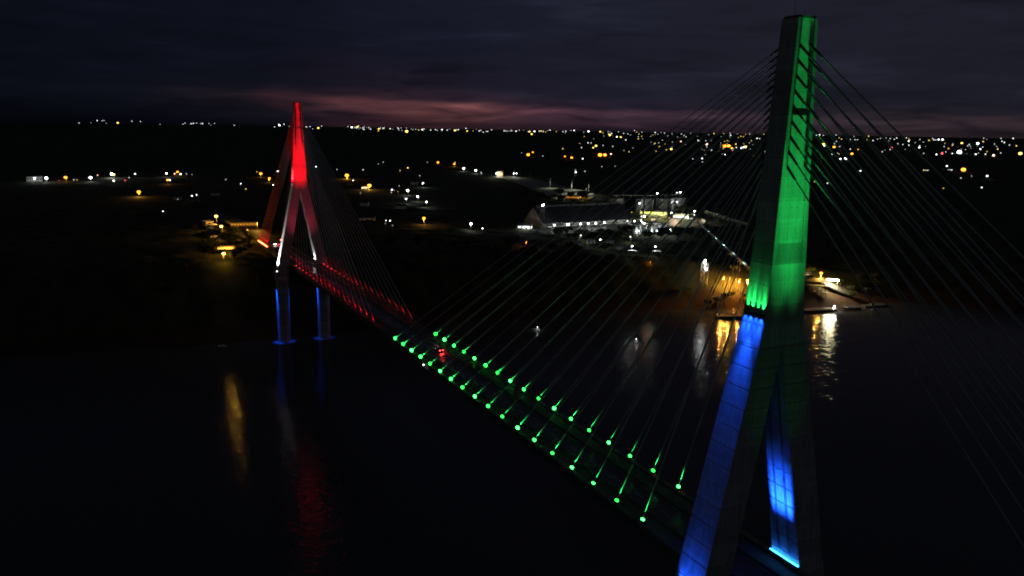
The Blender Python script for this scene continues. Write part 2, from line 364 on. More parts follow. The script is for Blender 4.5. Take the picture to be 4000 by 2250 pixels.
# ---- stay cables: each a thing with cable, deck sleeve, tower socket and foot lamp
def stay(tower, X, dz, dirn, k, n, side, xb, zt, main, em, col, first):
    """dirn +1/-1: which way along the bridge; side +1 left edge, -1 right edge"""
    tn, ln = ('green', 'green') if X < 100 else ('red', 'red')
    edge = 'near edge' if side > 0 else 'far edge'
    if main: lab = 'thin grey stay cable, %s-lit tower to %s, %s from mid-river' % (tn, edge, ordn(n-1-k))
    else: lab = 'thick dark land-side stay cable of %s-lit tower, %s, %s from top' % (tn, edge, ordn(n-1-k))
    xt = X + dirn*(half_d(zt)-0.45) + xc(zt); yt = side*(half_w(zt)-1.25)
    top = Vector((xt, yt, zt+dz)); bot = Vector((xb, side*WY, zl(xb)-0.75))
    t = thing('stay_cable', lab, 'stay cable', bot, 0, 'main span stay cables' if main else 'back span stay cables')
    v = top-bot; d = v.normalized(); r = 0.10 if main else 0.15 if X < 100 else 0.09
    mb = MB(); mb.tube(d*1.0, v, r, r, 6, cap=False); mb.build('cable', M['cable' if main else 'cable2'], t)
    mb = MB(); mb.tube(-d*0.6, d*1.6, 0.22, 0.2, 8); mb.build('anchor_sleeve', M['steel'], t)
    mb = MB(); mb.tube(v-d*4.0, v, r*1.6, r*2.2, 8); mb.build('tower_socket', M['dark'], t)
    if em is not None:                                         # lamp ring round the sleeve, facing up the cable
        rr = (0.42+0.0012*abs(xb-X))*(0.9+0.2*VR[(k*7+side+1) % 5]/1.35)
        mb = MB(); c = d*1.55
        mb.tube(c-d*0.35, c, rr*0.8, rr+0.06, 12, 0); mb.tube(c+d*0.01, c+d*0.10, rr, rr*0.92, 12, 1)
        mb.build('foot_lamp', [M['dark'], em], t)
        p = bot + d*1.75 + Vector((0, 0.8, 0.05)); q = p-bot
        mb = MB(); mb.tube(q-d*0.3, q, 0.12, 0.16, 8); mb.tube(d*1.6, q-d*0.2, 0.05, n=4); mb.build('added_spot_case', M['dark'], t)  # added housing for an extra spot that brightens the cable foot
        lamp('SPOT', p+d*0.02, (9000*VR[(k*7+side+1) % 5] if col is GREEN else 1.7e4*VR[(k*3+side+1) % 5] if main else 2.4e5 if side > 0 else 2e4), col, bot+d*(5.9 if main else 16), t, 0.06, 14, 1.0)
        lamp('POINT', bot+d*1.2+Vector((0, -side*0.45, 0.55)), 4 if col is GREEN else 40, col, None, t, 0.06)
    return t
NM, NB = 18, 9
VR = (1.0, 0.7, 1.2, 0.85, 1.35)
EGS = [EG, glow('green_led_dim', (0.022, 1.0, 0.07), 5.5), glow('green_led_bright', (0.035, 1.0, 0.09), 15.0)]
for X, dz, dirn, em, col in ((0.0, 0.0, 1, EG, GREEN), (L, DZ, -1, ER, RED)):
    for side in (1, -1):
        for k in range(NM):
            stay(None, X, dz, dirn, k, NM, side, X+dirn*(A0+SP*k), 88.3+1.335*k, True, (EGS[(k*5+side+1) % 3] if em is EG else em), col, k == 0)
        for k in range(NB):
            stay(None, X, dz, -dirn, k, NB, side, X-dirn*(97+5.4*k), 88.3+2.8*k, False, (ER2 if X > 100 else None), col, k == 0)

# ---- dark lamp posts on the crash barriers
def post_mesh():
    mb = MB(); mb.tube((0,0,0), (0,0,7.5), 0.11, 0.06, 6); mb.tube((0,0,7.4), (0,1.5,7.9), 0.05, 0.04, 5); mb.box((0,1.8,7.9), (0.28,0.8,0.12)); mb.box((0,0,0.1), (0.4,0.36,0.2))
    return mb.mesh('lamp_post', [M['steel']])
pm = post_mesh(); n = 0
for s in (1, -1):
    for i in range(13):
        x = 40 + i*34 + (17 if s < 0 else 0)
        if x > L-20: continue
        o = inst('lamp_post', pm, None, (x, s*4.35, zd(x)+0.85), 0 if s < 0 else PI)
        tag(o, 'unlit slender lamp post on the %s barrier, %s along from the green tower' % ('near' if s > 0 else 'far', ordn(i)), 'lamp post', 'lamp posts on the bridge')
# edge marker light below the near edge
t = thing('marker_light', 'small white marker light hanging outside the near edge of the deck', 'marker light', (179.4, 10.25, zd(179)-0.4))
mb = MB(); mb.box((0,-0.15,0), (0.3,0.4,0.3)); mb.build('bracket', M['steel'], t)
mb = MB(); mb.ball((0,0.35,0.0), 0.2); mb.build('lamp_head', EM['w3'], t)

# ---- cars
def car(label, x, y, rz, tail, front, z=None):
    t = thing('car', label, 'car', (x, y, (zd(x) if z is None else z)+0.004), rz, 'cars on the road')
    prof = [(-2.2,0.35),(-2.25,0.75),(-2.1,1.0),(-1.7,1.12),(-1.1,1.5),(0.4,1.52),(1.1,1.05),(2.0,0.92),(2.25,0.7),(2.25,0.35)]
    mb = MB(); rr = []
    for yy, ins in ((-0.9,0.12),(-0.82,0.0),(0.82,0.0),(0.9,0.12)):
        rr.append([(px, yy, 0.35+(pz-0.35)*(1-ins*0.5)) for px, pz in prof])
    mb.loft(rr); mb.build('body', M['carp'], t)
    mb = MB(); mb.box((-0.35,0,1.28), (1.5,1.70,0.30)); mb.build('window', M['glass'], t)
    for wx in (-1.4, 1.4):
        for wy in (-0.8, 0.8):
            mb = MB(); mb.tube((wx, wy-0.12, 0.33), (wx, wy+0.12, 0.33), 0.33, n=14); mb.build('wheel', M['tyre'], t)
    for wy in (-0.65, 0.65):
        if tail:
            mb = MB(); mb.box((-2.27, wy, 0.85), (0.08, 0.42, 0.26)); mb.build('tail_light', tail, t)
        if front:
            mb = MB(); mb.box((2.27, wy, 0.68), (0.08, 0.36, 0.22)); mb.build('headlight', front, t)
    return t
TL = glow('tail_light_glow', (1.0, 0.06, 0.05), 14.0); HL = glow('headlight_glow', (1.0, 0.93, 0.8), 60.0)
c = car('dark car with both red tail lights glowing on the wet bridge road', 195.4, -2.6, 0, TL, HL)
lamp('SPOT', (193.0, -2.6, zd(193)+0.8), 260, (1,0.03,0.03), (185, -2.6, zd(185)), c, 0.25, 140, 0.6)
lamp('SPOT', (197.9, -2.6, zd(197)+0.7), 900, (1,0.85,0.6), (215, -4.6, zd(215)), c, 0.1, 60, 0.6)
lamp('POINT', (193.0, -3.6, zd(193)+0.9), 60, (1,0.03,0.03), None, c, 0.2)
c = car('distant oncoming car with white headlights beside the red back stays', 589, -0.6, PI, None, HL)
c = car('distant oncoming car second in line, headlights on, by the far landing', 596, -1.2, PI, None, HL)
c = car('distant car with red tail lights leaving the bridge at the far landing', 586, -3.1, 0, TL, None)

# ------------------------------------------------------------------ terrain, river
def sstep(a, b, v):
    t = min(1.0, max(0.0, (v-a)/(b-a))); return t*t*(3-2*t)
def lerpt(tab, v):
    if v <= tab[0][0]: return tab[0][1]
    for (a, b), (c, d) in zip(tab, tab[1:]):
        if v <= c: return b+(d-b)*(v-a)/(c-a)
    return tab[-1][1]
SHORE=[(-9000,3000),(-3000,-400),(-1500,-100),(-900,130),(-700,255),(-625,314),(-575,353),(-540,380),(-450,395),(-345,438),(-200,462),(-60,478),(0,482),(60,478),(200,500),(500,560),(1200,800),(4000,2000)]
PLAT=[(-1400,-20),(-800,-30),(-600,-40),(-520,-38),(-440,-33),(-340,-24),(-200,-16),(-80,-10),(0,-10),(60,-10),(500,-8)]
WID=[(-620,120),(-520,95),(-420,75),(-340,68),(-200,75),(-40,60),(80,55),(400,90)]
def terrain(x,y):
    s=x-lerpt(SHORE,y)
    if x<-60 and s<0:
        s2=-95-x-0.1*abs(y)
        return -66+(52)*sstep(0,90,s2)
    if s<0: return -66.0
    p=lerpt(PLAT,y);q=p+(-18-p)*sstep(90,320,s)
    h=-66+(q+66)*sstep(-4,lerpt(WID,y),s)
    D=math.hypot(x+116,y-117)
    h+=104*(sstep(1800,10500,D)*0.6+0.4*sstep(5000,9500,D))
    return h

PADS = []        # (x0,x1,y0,y1,z): levelled ground
def tz(x, y):
    for a, b, c, d, z in PADS:
        if a <= x <= b and c <= y <= d: return z
    return terrain(x, y)
def axis(segs):
    out = []
    for a, b, st in segs:
        v = a
        while v < b: out.append(v); v += st
    out.append(segs[-1][1]); return out
gx = axis([(-3000,-300,300), (-300,-60,30), (-60,360,60), (360,720,5), (720,1000,10), (1000,2200,30), (2200,5000,140), (5000,12000,350)])
gy = axis([(-11000,-3000,400), (-3000,-1100,80), (-1100,-620,15), (-620,120,5), (120,500,15), (500,2000,60), (2000,6000,350)])
mb = MB(); nx, ny = len(gx), len(gy); vs = []
for x in gx:
    for y in gy:
        z = terrain(x, y)
        if z > -63:                                                # tree canopy seen from above: lumpy
            a = sstep(-62, -50, z)*(2.2 if x < 1000 else 0.5)
            for pa, pb, pc, pd, pz in ((560, 1000, -12, 60, 0), (640, 900, -540, -300, 0)):
                if pa < x < pb and pc < y < pd: a *= 0.1
            z += a*noise.noise(Vector((x*0.09, y*0.09, 0)))+a*1.2*noise.noise(Vector((x*0.03, y*0.03, 5)))
        vs.append((x, y, z))
mb.add(vs, [(i*ny+j, (i+1)*ny+j, (i+1)*ny+j+1, i*ny+j+1) for i in range(nx-1) for j in range(ny-1)], 0, True)
tag(mb.build('terrain', M['ground']), 'dark wooded river bank and plain running to the horizon', kind='structure')
mb = MB(); mb.add([(-3000,-11000,-64), (12000,-11000,-64), (12000,6000,-64), (-3000,6000,-64)], [(0,1,2,3)])
tag(mb.build('river_water', M['water']), 'dark rippled river under the bridge', kind='structure')

# ------------------------------------------------------------------ trees
def tree_meshes(seed, h, w):
    rnd = random.Random(seed); mb = MB()
    mb.tube((0,0,-1), (0.15,0.1,h*0.5), 0.035*h, 0.02*h, 7)
    tips = []
    for i in range(6):
        a = i*1.05+rnd.random(); r = w*(0.25+0.35*rnd.random()); z = h*(0.5+0.3*rnd.random())
        p = (r*math.cos(a), r*math.sin(a), z); tips.append(p); mb.tube((0,0,h*(0.3+0.04*i)), p, 0.014*h, 0.006*h, 5)
    tr = mb.mesh('trunk', [M['bark']])
    mb = MB(); cl = [(rnd.gauss(0, w*0.22), rnd.gauss(0, w*0.22), h*(0.62+0.2*rnd.random()), w*(0.16+0.12*rnd.random())) for _ in range(8)]
    cl += [(p[0], p[1], p[2]+0.05*h, w*(0.14+0.1*rnd.random())) for p in tips]
    for cx, cy, cz, cr in cl:
        for _ in range(46):
            u = Vector((rnd.gauss(0,1), rnd.gauss(0,1), rnd.gauss(0,0.75))).normalized()*cr*(0.55+0.55*rnd.random())
            c = Vector((cx,cy,cz))+u; s = 0.055*h*(0.6+0.8*rnd.random())
            a = Vector((rnd.gauss(0,1), rnd.gauss(0,1), rnd.gauss(0,1))).normalized(); b = a.orthogonal().normalized()
            mb.add([c-a*s, c+b*s*0.7, c+a*s, c-b*s*0.7], [(0,1,2,3)])
    return tr, mb.mesh('crown', [M['leaf']])
TREES = [tree_meshes(11, 10, 9), tree_meshes(12, 13, 9), tree_meshes(13, 8, 9), tree_meshes(14, 11, 11)]
def tree(x, y, label, group, s=1.0, v=None, z=None):
    tr, cr = TREES[random.randrange(4) if v is None else v]
    t = thing('tree', label, 'tree', (x, y, (tz(x,y) if z is None else z)-0.3), random.random()*6.28, group); t.scale = (s,)*3
    inst('trunk', tr, t); inst('crown', cr, t); return t

# ------------------------------------------------------------------ lamps of the towns beyond the river
DATA = """2793,-1389,-5.5,a,4 2511,-1429,-6.7,a,4 2757,-1712,-4.8,a,4 2755,-1735,-4.6,a,4 3925,-3396,13.0,a,4 3919,-3427,13.4,a,4 3048,-1544,-3.6,a,3 2621,-1463,-6.2,a,3 2837,-1819,-3.7,p,3 4225,-3500,17.8,p,3 4723,-3671,27.5,p,2 3965,-2450,7.0,y,3 3426,-2593,3.9,y,3 3779,-3440,12.2,y,3 3656,-2238,3.5,y,2 3380,-2523,3.2,y,2 4215,-3749,20.5,y,2 4218,-3824,21.8,y,2 3561,-3136,8.0,y,2 5653,-3757,46.1,y,2 6431,-4141,66.0,y,2 6119,-3950,57.7,y,2 7404,-4662,86.4,y,2 7178,-3669,75.1,y,2 7524,-3988,83.0,y,2 6403,-3290,55.9,y,2 2735,-2369,-1.8,w,2 5705,-3753,47.1,w,2 7564,-4609,87.7,w,2 2420,-1423,-7.2,w,2 1642,-931,-10.0,w,2 2394,-1957,-5.4,w,2 3614,-3255,9.0,w,2 3695,-3347,10.6,w,2 4908,-3985,34.8,w,2 5172,-4838,53.1,w,2 7331,-3807,78.8,w,2 7889,-4615,94.6,w,2 2976,-1452,-4.3,w,1 2663,-1387,-6.0,w,1 3485,-1948,1.1,y,1 3667,-2170,3.4,w,1 4029,-2541,8.0,w,1 3863,-2502,6.7,w,1 3248,-2164,0.1,w,1 3076,-2078,-1.1,y,1 1898,-1173,-9.5,w,1 1919,-1233,-9.2,w,1 1728,-982,-9.9,w,1 1672,-977,-10.0,w,1 3869,-2849,8.6,y,1 4493,-3298,19.3,w,1 4987,-3697,32.4,w,1 4827,-3992,33.9,w,1 4921,-4123,37.5,w,1 4663,-4037,31.8,y,1 2357,-1881,-6.0,w,1 2130,-1741,-7.5,w,1 3282,-2751,3.4,w,1 4083,-3817,19.7,w,1 2602,-2416,-2.4,y,1 3211,-2833,3.6,w,1 7907,-4585,94.0,w,1 7254,-4104,80.2,w,1 7283,-4156,80.7,w,1 8027,-4375,93.7,y,1 7519,-5192,105.9,w,1 6487,-4399,70.6,w,1 6426,-4486,70.3,w,1 5802,-4178,55.0,w,1 6883,-5137,84.2,y,1 6549,-4983,78.2,w,1 6433,-5010,76.7,w,1 6017,-4718,66.0,w,1 6868,-6023,92.2,w,1 4762,-4393,38.7,y,1 5685,-5391,70.2,w,1 5781,-5110,67.7,y,1 5393,-4823,56.8,y,1 5700,-5130,67.1,y,1 5652,-5113,65.6,y,1 7510,-3960,82.7,y,1 7182,-3661,74.9,y,1 7355,-3923,80.2,y,1 4010,-4363,26.3,y,3 3901,-5707,49.1,y,3 2603,-4330,11.1,y,3 3640,-4060,17.2,a,4 2740,-3188,3.0,a,4 1532,-2297,-7.3,a,4 3528,-4158,17.5,a,2 3269,-3846,11.3,a,2 3248,-4636,21.3,a,2 3486,-4414,20.6,r,3 2691,-3803,7.2,r,3 2840,-4157,11.2,w,4 3813,-5766,49.3,w,3 2443,-3851,6.2,p,3 3730,-3977,17.6,w,2 3823,-4172,20.9,w,2 2266,-2575,-3.2,w,2 2325,-2669,-2.7,w,2 2249,-2590,-3.4,w,2 1548,-1851,-8.8,w,2 3764,-4936,32.5,w,2 3424,-4594,22.5,w,2 2604,-3639,5.3,w,2 2572,-3903,7.3,w,2 1719,-2479,-6.1,w,2 1263,-2006,-8.9,w,2 959,-1525,-10.1,w,2 6220,-6690,91.7,w,2 4905,-5621,62.2,w,2 4316,-5644,53.7,w,2 4545,-6325,69.4,w,2 4535,-6362,69.9,w,2 3122,-4765,21.7,w,2 3695,-4171,19.6,w,1 2689,-2993,1.5,w,1 2825,-3183,3.6,w,1 2733,-3090,2.0,y,1 3331,-3854,11.8,w,1 2948,-3662,7.5,w,1 2574,-3208,2.0,w,1 3233,-4081,13.2,w,1 1194,-1289,-10.2,y,1 1147,-1278,-10.1,w,1 4097,-5435,46.5,w,1 3653,-4901,30.2,w,1 3855,-4987,34.8,w,1 3624,-5206,35.5,y,1 3499,-4944,29.0,w,1 2859,-4068,10.3,w,1 3091,-4577,18.8,w,1 3684,-5478,41.5,w,1 4063,-6206,61.2,y,1 2686,-4094,9.5,w,1 2681,-4281,11.1,w,1 4065,-6452,65.6,w,1 3675,-5756,47.2,w,1 3396,-5569,40.0,y,1 3518,-5684,43.3,w,1 1542,-2238,-7.7,w,1 1538,-2241,-7.5,w,1 1529,-2236,-7.6,w,1 1537,-2116,-8.1,y,1 1532,-2119,-7.9,w,1 1528,-2122,-8.0,w,1 1273,-1955,-8.9,w,1 1215,-1827,-9.3,w,1 965,-1410,-10.2,y,1 6138,-6529,88.8,w,1 6139,-6566,89.3,w,1 5979,-6492,87.5,w,1 6095,-6804,92.6,w,1 5143,-5784,68.5,y,1 4767,-5502,57.6,w,1 4727,-5507,57.6,w,1 4727,-5536,57.9,w,1 4522,-5479,53.9,w,1 4440,-5351,50.3,y,1 4880,-6130,70.2,w,1 4722,-5984,65.5,w,1 4975,-6334,75.1,w,1 4634,-6201,68.3,w,1 4411,-6018,62.4,y,1 4505,-6208,66.5,w,1 4493,-6217,66.8,w,1 4881,-5521,60.0,y,1 3921,-5539,45.9,y,1 2832,-4391,13.7,y,1 3082,-4875,23.3,y,1 9039,-1518,99.8,w,2 8780,-2261,89.7,w,2 1794,-216,-10.2,w,2 1999,-351,-10.0,w,2 7753,-2725,77.9,w,2 7848,-2979,81.0,w,2 1858,-712,-9.8,w,3 1753,-701,-9.9,w,3 1705,-164,-10.2,a,3 1536,-154,-10.2,a,3 1610,-331,-10.3,a,4 2199,-769,-9.1,a,4 2100,-783,-9.4,a,3 7061,-2320,60.7,y,3 8851,-2346,94.7,y,2 7893,-2305,77.9,y,2 7313,-3038,71.8,y,2 8046,-1723,77.5,y,2 1904,-571,-10.0,y,2 7519,-2990,75.2,y,2 8848,-2359,104.1,y,1 8199,-2160,82.3,y,1 8157,-2399,82.5,y,1 7184,-2085,61.8,y,1 7640,-2954,77.3,y,1 9040,-1512,110.0,w,1 8303,-1339,80.8,w,1 9029,-1568,109.8,w,1 8550,-1711,85.7,y,1 8779,-1799,88.7,w,1 7629,-1575,68.6,w,1 8947,-1964,97.2,w,1 8879,-2244,95.5,w,1 8832,-2416,95.9,y,1 7675,-2082,72.5,w,1 8547,-2389,87.7,w,1 7703,-2162,73.5,w,1 8767,-2633,93.0,w,1 8077,-2484,81.8,y,1 8582,-2735,89.0,w,1 8624,-2784,89.5,w,1 7715,-2609,76.5,w,1 7895,-2704,80.2,w,1 7533,-2608,73.2,y,1 7584,-2753,74.9,w,1 7825,-2896,79.9,w,1 7447,-2772,72.7,w,1 7935,-3177,83.2,w,1 8449,-3505,99.1,y,1 6925,-3040,64.1,w,1 7215,-3203,71.4,w,1 7208,-3217,71.7,w,1 7519,-3546,79.5,w,1 7420,-3519,77.5,y,1 7412,-3536,77.8,w,1 7423,-3569,78.2,w,1 7438,-3597,78.5,w,1 7439,-3650,79.2,w,1 1773,-166,-10.0,y,1 1825,-428,-9.9,w,1 1847,-368,-10.1,w,1 2120,-556,-9.4,w,1 2218,-601,-9.0,w,1 1776,-507,-10.0,y,1 2204,-736,-9.2,w,1 2194,-824,-9.0,w,1 1682,-684,-10.2,w,1 1623,-659,-10.1,w,1 1573,-486,-10.3,y,1 1169,-320,-10.3,w,3 1018,-266,-10.2,w,3 1054,-297,-10.2,w,3 965,-279,-10.3,w,3 696,-233,-10.2,w,3 1336,-408,-10.0,w,3 1444,-300,-10.2,w,2 651,-227,-9.9,w,2 1193,-300,-10.2,w,2 752,-152,-9.7,w,2 750,-156,-9.9,w,2 1135,-229,-10.0,w,1 1825,-428,-10.0,w,1 1847,-368,-10.0,w,1 1776,-508,-9.9,y,1 1568,-484,-10.1,w,1 1278,-341,-10.2,w,1 1180,-300,-10.3,w,1 1143,-283,-10.3,w,1 1151,-297,-10.2,y,1 719,-141,-9.0,w,1 694,-141,-8.3,w,1 1298,-291,-10.2,a,4 764,-202,-10.2,a,4 1619,259,-10.3,w,3 1621,240,-10.2,w,3 1619,166,-10.0,w,3 1741,25,-10.1,w,3 1738,130,-10.0,w,4 1721,126,-10.3,y,3 1638,209,-10.3,a,3 1802,-1,-10.2,a,3 1522,35,-10.2,a,3 1245,91,-10.3,a,4 1699,155,-10.1,p,2 1724,10,-10.0,p,2 1732,86,-10.1,w,2 1521,31,-10.2,w,2 1519,126,-10.1,w,2 1148,22,-10.1,w,2 1166,14,-10.2,w,2 932,72,-10.2,w,2 1712,-1,-10.1,w,2 1562,192,-10.2,w,1 1562,187,-10.3,y,1 1722,-13,-10.2,w,1 1694,-22,-10.1,w,1 1093,45,-10.0,w,1 1609,99,-10.2,w,1 1529,107,-10.2,r,2 1546,215,-10.1,r,1 9183,85,94.8,y,2 1392,-80,-10.0,w,2 1353,-130,-10.3,w,2 1794,-216,-10.0,w,2 9182,273,113.6,w,1 9183,228,114.5,w,1 9183,211,114.8,w,1 9182,-49,113.6,w,1 9180,-128,113.9,y,1 9160,-539,92.0,w,1 9159,-560,104.0,w,1 9154,-619,97.3,w,1 9152,-641,101.6,w,1 9150,-674,104.8,y,1 9146,-717,101.7,w,1 9144,-733,102.0,w,1 9138,-798,103.2,w,1 9133,-851,105.4,w,1 1266,-71,-10.2,y,1 1518,-69,-10.1,w,1"""
rows = []
for ln in DATA.split():
    x, y, z, k, s = ln.split(','); rows.append((float(x), float(y), float(z), k, int(s)))
CW = dict(w='white', y='yellow', a='amber', r='red', p='pinkish')
rows.sort(key=lambda r: -math.atan2(r[1]-117, r[0]+116))
def dist(r): return math.hypot(r[0]+116, r[1]-117)
small = sorted([r for r in rows if r[4] == 1], key=lambda r: -dist(r))
mass = set(id(r) for r in small[:60])
cnt = {}; pools = {}
def lm_mesh(k, s, r, hh):
    key = (k, s, round(r, 1), hh)
    if key not in pools:
        a = MB(); a.tube((0,0,0), (0,0,hh-r*0.5), 0.12+0.02*r, 0.09, 6); a.box((0,0,0.2), (0.6,0.6,0.4))
        b = MB(); b.ball((0,0,hh), r, 0, 8, 0.8)
        c = MB(); c.tube((0,0,0), (0,0,hh-r*0.5), 0.12+0.02*r, 0.09, 6); c.ball((0,0,hh), r, 1, 8, 0.8)
        pools[key] = (a.mesh('pole', [M['steel']]), b.mesh('lamp_head', [EM[k+str(s)]]), c.mesh('street_lamp', [M['steel'], EM[k+str(s)]]))
    return pools[key]
SZ = {1: 0.37, 2: 0.62, 3: 0.95, 4: 1.3}
massb = MB()
for r in rows:
    x, y, z, k, s = r; D = dist(r); az = math.degrees(math.atan2(y-117, x+116)); rad = SZ[s]*D/792*(1.2 if k in 'ay' else 1.0)*(0.7, 0.85, 1.0, 1.2)[int(abs(x*3+y)) % 4]
    hh = 8.0
    if id(r) in mass:
        massb.ball((x, y, z), rad, 0, 6); continue
    side = 'left of the red tower' if az > -10.8 else 'between the two towers' if az > -45 else 'right of the green tower'
    where = 'on the horizon' if D > 4800 else 'on the dark plain' if D > 2000 else 'in the near countryside'
    size = {1: 'tiny', 2: 'small', 3: 'bright', 4: 'large glaring'}[s]
    key = (k, s, side, where); cnt[key] = cnt.get(key, 0)+1
    tot = sum(1 for q in rows if q[3] == k and q[4] == s and id(q) not in mass and (('left of the red tower' if math.degrees(math.atan2(q[1]-117, q[0]+116)) > -10.8 else 'between the two towers' if math.degrees(math.atan2(q[1]-117, q[0]+116)) > -45 else 'right of the green tower') == side) and (('on the horizon' if dist(q) > 4800 else 'on the dark plain' if dist(q) > 2000 else 'in the near countryside') == where))
    if tot > 1 and not (s == 1 and tot > 24): lab = '%s %s lamp %s %s, %s from left' % (size, CW[k], where, side, ordn(cnt[key]-1))
    else: lab = '%s %s lamp %s %s' % (size, CW[k], where, side)
    grp = 'town lamps beyond the river, %s %s' % (size, CW[k])
    a, b, c = lm_mesh(k, s, rad, hh)
    gz = z-hh
    if s >= 3:
        t = thing('street_lamp', lab, 'street lamp', (x, y, gz), 0, grp); inst('pole', a, t); inst('lamp_head', b, t)
        if D < 2400: lamp('POINT', (x-0.7, y+0.2, z-rad-0.6), {3: 1.8e3, 4: 9e3}[s]*(D/1000)**1.0, dict(w=(0.9,1,1), y=(1,0.75,0.2), a=(1,0.48,0.06), r=(1,0.1,0.1), p=(1,0.55,0.4))[k], None, t, 0.3)
    else:
        tag(inst('street_lamp', c, None, (x, y, gz)), lab, 'street lamp', grp)
# the many lights nobody could count, right on the skyline
rnd = random.Random(5)
def band(az0, az1, n, d0, d1):
    for _ in range(n):
        az = R(az0+(az1-az0)*rnd.random()); D = d0+(d1-d0)*rnd.random()**0.7
        x, y = -116+D*math.cos(az), 117+D*math.sin(az); z = terrain(x, y)+8
        massb.ball((x, y, z), rnd.choice((0.26, 0.3, 0.36, 0.5))*D/792, rnd.choice((0,0,1,2,2,2)), 6)
band(-31, -46, 75, 4200, 9200); band(-46, -59.5, 50, 4500, 9200); band(-15, -31, 40, 7800, 9300); band(2, -11, 8, 8800, 9300); band(-36, -46, 25, 3600, 6000)
tag(massb.build('far_town_lights', [EM['w1'], EM['y1'], EM['w0']]), 'dense sprinkle of tiny far town lights along the horizon', kind='stuff')

# ------------------------------------------------------------------ buildings helper
def house(label, x, y, z, w, d, h, rz, wall, roof, windows=None, lit=None, group=None, gable=True, name='house', cat='house', nw=3):
    t = thing(name, label, cat, (x, y, z), rz, group)
    mb = MB(); mb.box((0,0,h/2-0.6), (w, d, h+1.2)); 
    if gable:
        mb.add([(-w/2,-d/2,h), (-w/2,d/2,h), (-w/2,0,h+d*0.25), (w/2,-d/2,h), (w/2,d/2,h), (w/2,0,h+d*0.25)], [(0,2,1), (3,4,5)])
    mb.build('wall', wall, t)
    mb = MB(); o = 0.5
    if gable:
        zo = h-0.12+0.16; e = d/2+o; za = h+d*0.25+0.2; ze = h-0.05
        mb.loft([[(sx*(w/2+o), -e, ze), (sx*(w/2+o), 0, za), (sx*(w/2+o), e, ze), (sx*(w/2+o), e, ze+0.2), (sx*(w/2+o), 0, za+0.25), (sx*(w/2+o), -e, ze+0.2)] for sx in (-1, 1)])
    else: mb.box((0,0,h+0.2), (w+0.8, d+0.8, 0.35))
    mb.build('roof', roof, t)
    for i in range(nw):
        for sy in (-1, 1):
            mb = MB(); mb.box(((i-(nw-1)/2)*w/nw, sy*(d/2+0.03), h*0.55), (w/nw*0.45, 0.1, h*0.3)); mb.build('window', lit if (lit is not None and sy < 0) else M['glass'], t)
    for sx in (-1, 1):
        mb = MB(); mb.box((sx*(w/2+0.03), 0, h*0.5), (0.1, d*0.4, h*0.35)); mb.build('window', lit if lit is not None else M['glass'], t)
    mb = MB(); mb.box((w*0.5*(1-1/nw)*0.0+w/nw*0.5, -d/2-0.04, 1.05), (1.0, 0.1, 2.1)); mb.build('door', M['dark'], t)
    return t
def mast(label, x, y, z, h, k, s, rad, e, group, col=None, name='floodlight_mast', cat='floodlight mast', arm=1.0, below=0.5):
    t = thing(name, label, cat, (x, y, z), PI+random.uniform(-1.2, 1.2), group)
    mb = MB(); mb.tube((0,0,-1), (0,0,h), 0.16, 0.09, 6); mb.tube((0,0,h-0.2), (arm,0,h+0.1), 0.06, n=5); mb.build('pole', M['steel'], t)
    mb = MB(); mb.ball((arm,0,h), rad, 0, 8, 0.7); mb.build('lamp_head', EM[k+str(s)], t)
    if e: lamp('POINT', (x+math.cos(t.rotation_euler.z)*(arm+0.3), y+math.sin(t.rotation_euler.z)*(arm+0.3), z+h-rad-below), e*0.6, col or (0.92,1.0,0.95), None, t, 0.25)
    return t
LY = glow('lit_window_yellow', (1.0, 0.72, 0.3), 2.2); LW = glow('lit_window_white', (0.95, 1.0, 0.9), 3.0); LG = glow('lit_hall_yellow_green', (0.75, 0.8, 0.15), 1.9)
LO = glow('lit_orange', (1.0, 0.36, 0.04), 1.1); LC = glow('lit_canopy', (1.0, 0.88, 0.5), 60.0, 'AUTO')
def toward(x, y): return math.atan2(117-y, -116-x)+PI/2          # so that local -Y faces the camera side

# ------------------------------------------------------------------ landing behind the red tower (left)
mb = MB(); pts = [(615,-3.5),(680,-2),(760,3),(860,14)]
rings = []
for i, (x, y) in enumerate(pts):
    z = max(terrain(x, y), -9.5)+0.9 if i else zd(615)+0.0
    rings.append([(x, y-8, z-3), (x, y+8, z-3), (x, y+8, z), (x, y-8, z)])
mb.loft(rings); tag(mb.build('approach_road', M['paved']), 'amber-lit road leaving the bridge on the far bank', kind='structure')
mb = MB(); mb.box((600, 0, zd(600)-6.5), (9, 21, 8)); mb.box((604.7, 0, zd(600)-1.4), (0.6, 21, 2.0))
tag(mb.build('bridge_abutment', M['conc2']), 'pale concrete abutment holding the far end of the bridge deck', 'abutment')
mb = MB(); mb.loft([[(632,14,-11),(632,30,-11),(632,30,-9.3),(632,14,-9.2)], [(705,12,-11),(705,34,-11),(705,34,-9.3),(705,12,-9.2)]]); 
tag(mb.build('customs_yard', M['paved']), 'amber-lit paved yard beside the approach road', kind='structure')
amber = (1.0, 0.46, 0.05)
mast('tall amber road lamp, highest of the cluster left of the red back stays', 781, 26.5, -12, 10, 'y', 4, 1.75, 2.2e4, 'amber lamps at the far landing', amber)
mast('amber road lamp below the highest one, beside the lit terraces', 689, 31.3, -10, 8, 'y', 4, 1.4, 2e4, 'amber lamps at the far landing', amber)
mast('amber lamp on a pole at the water side, under the lit canopy', 527.6, 48.9, -13, 9, 'y', 4, 1.4, 6e3, 'amber lamps at the far landing', amber)
mast('short amber lamp just behind the red floodlit stays', 655, 12, -9, 7, 'a', 2, 0.6, 1.6e4, 'amber lamps at the far landing', amber)
mast('low amber lamp at the edge of the lit customs yard', 700, -3, -9, 8, 'a', 1, 0.5, 1.3e4, 'amber lamps at the far landing', amber)
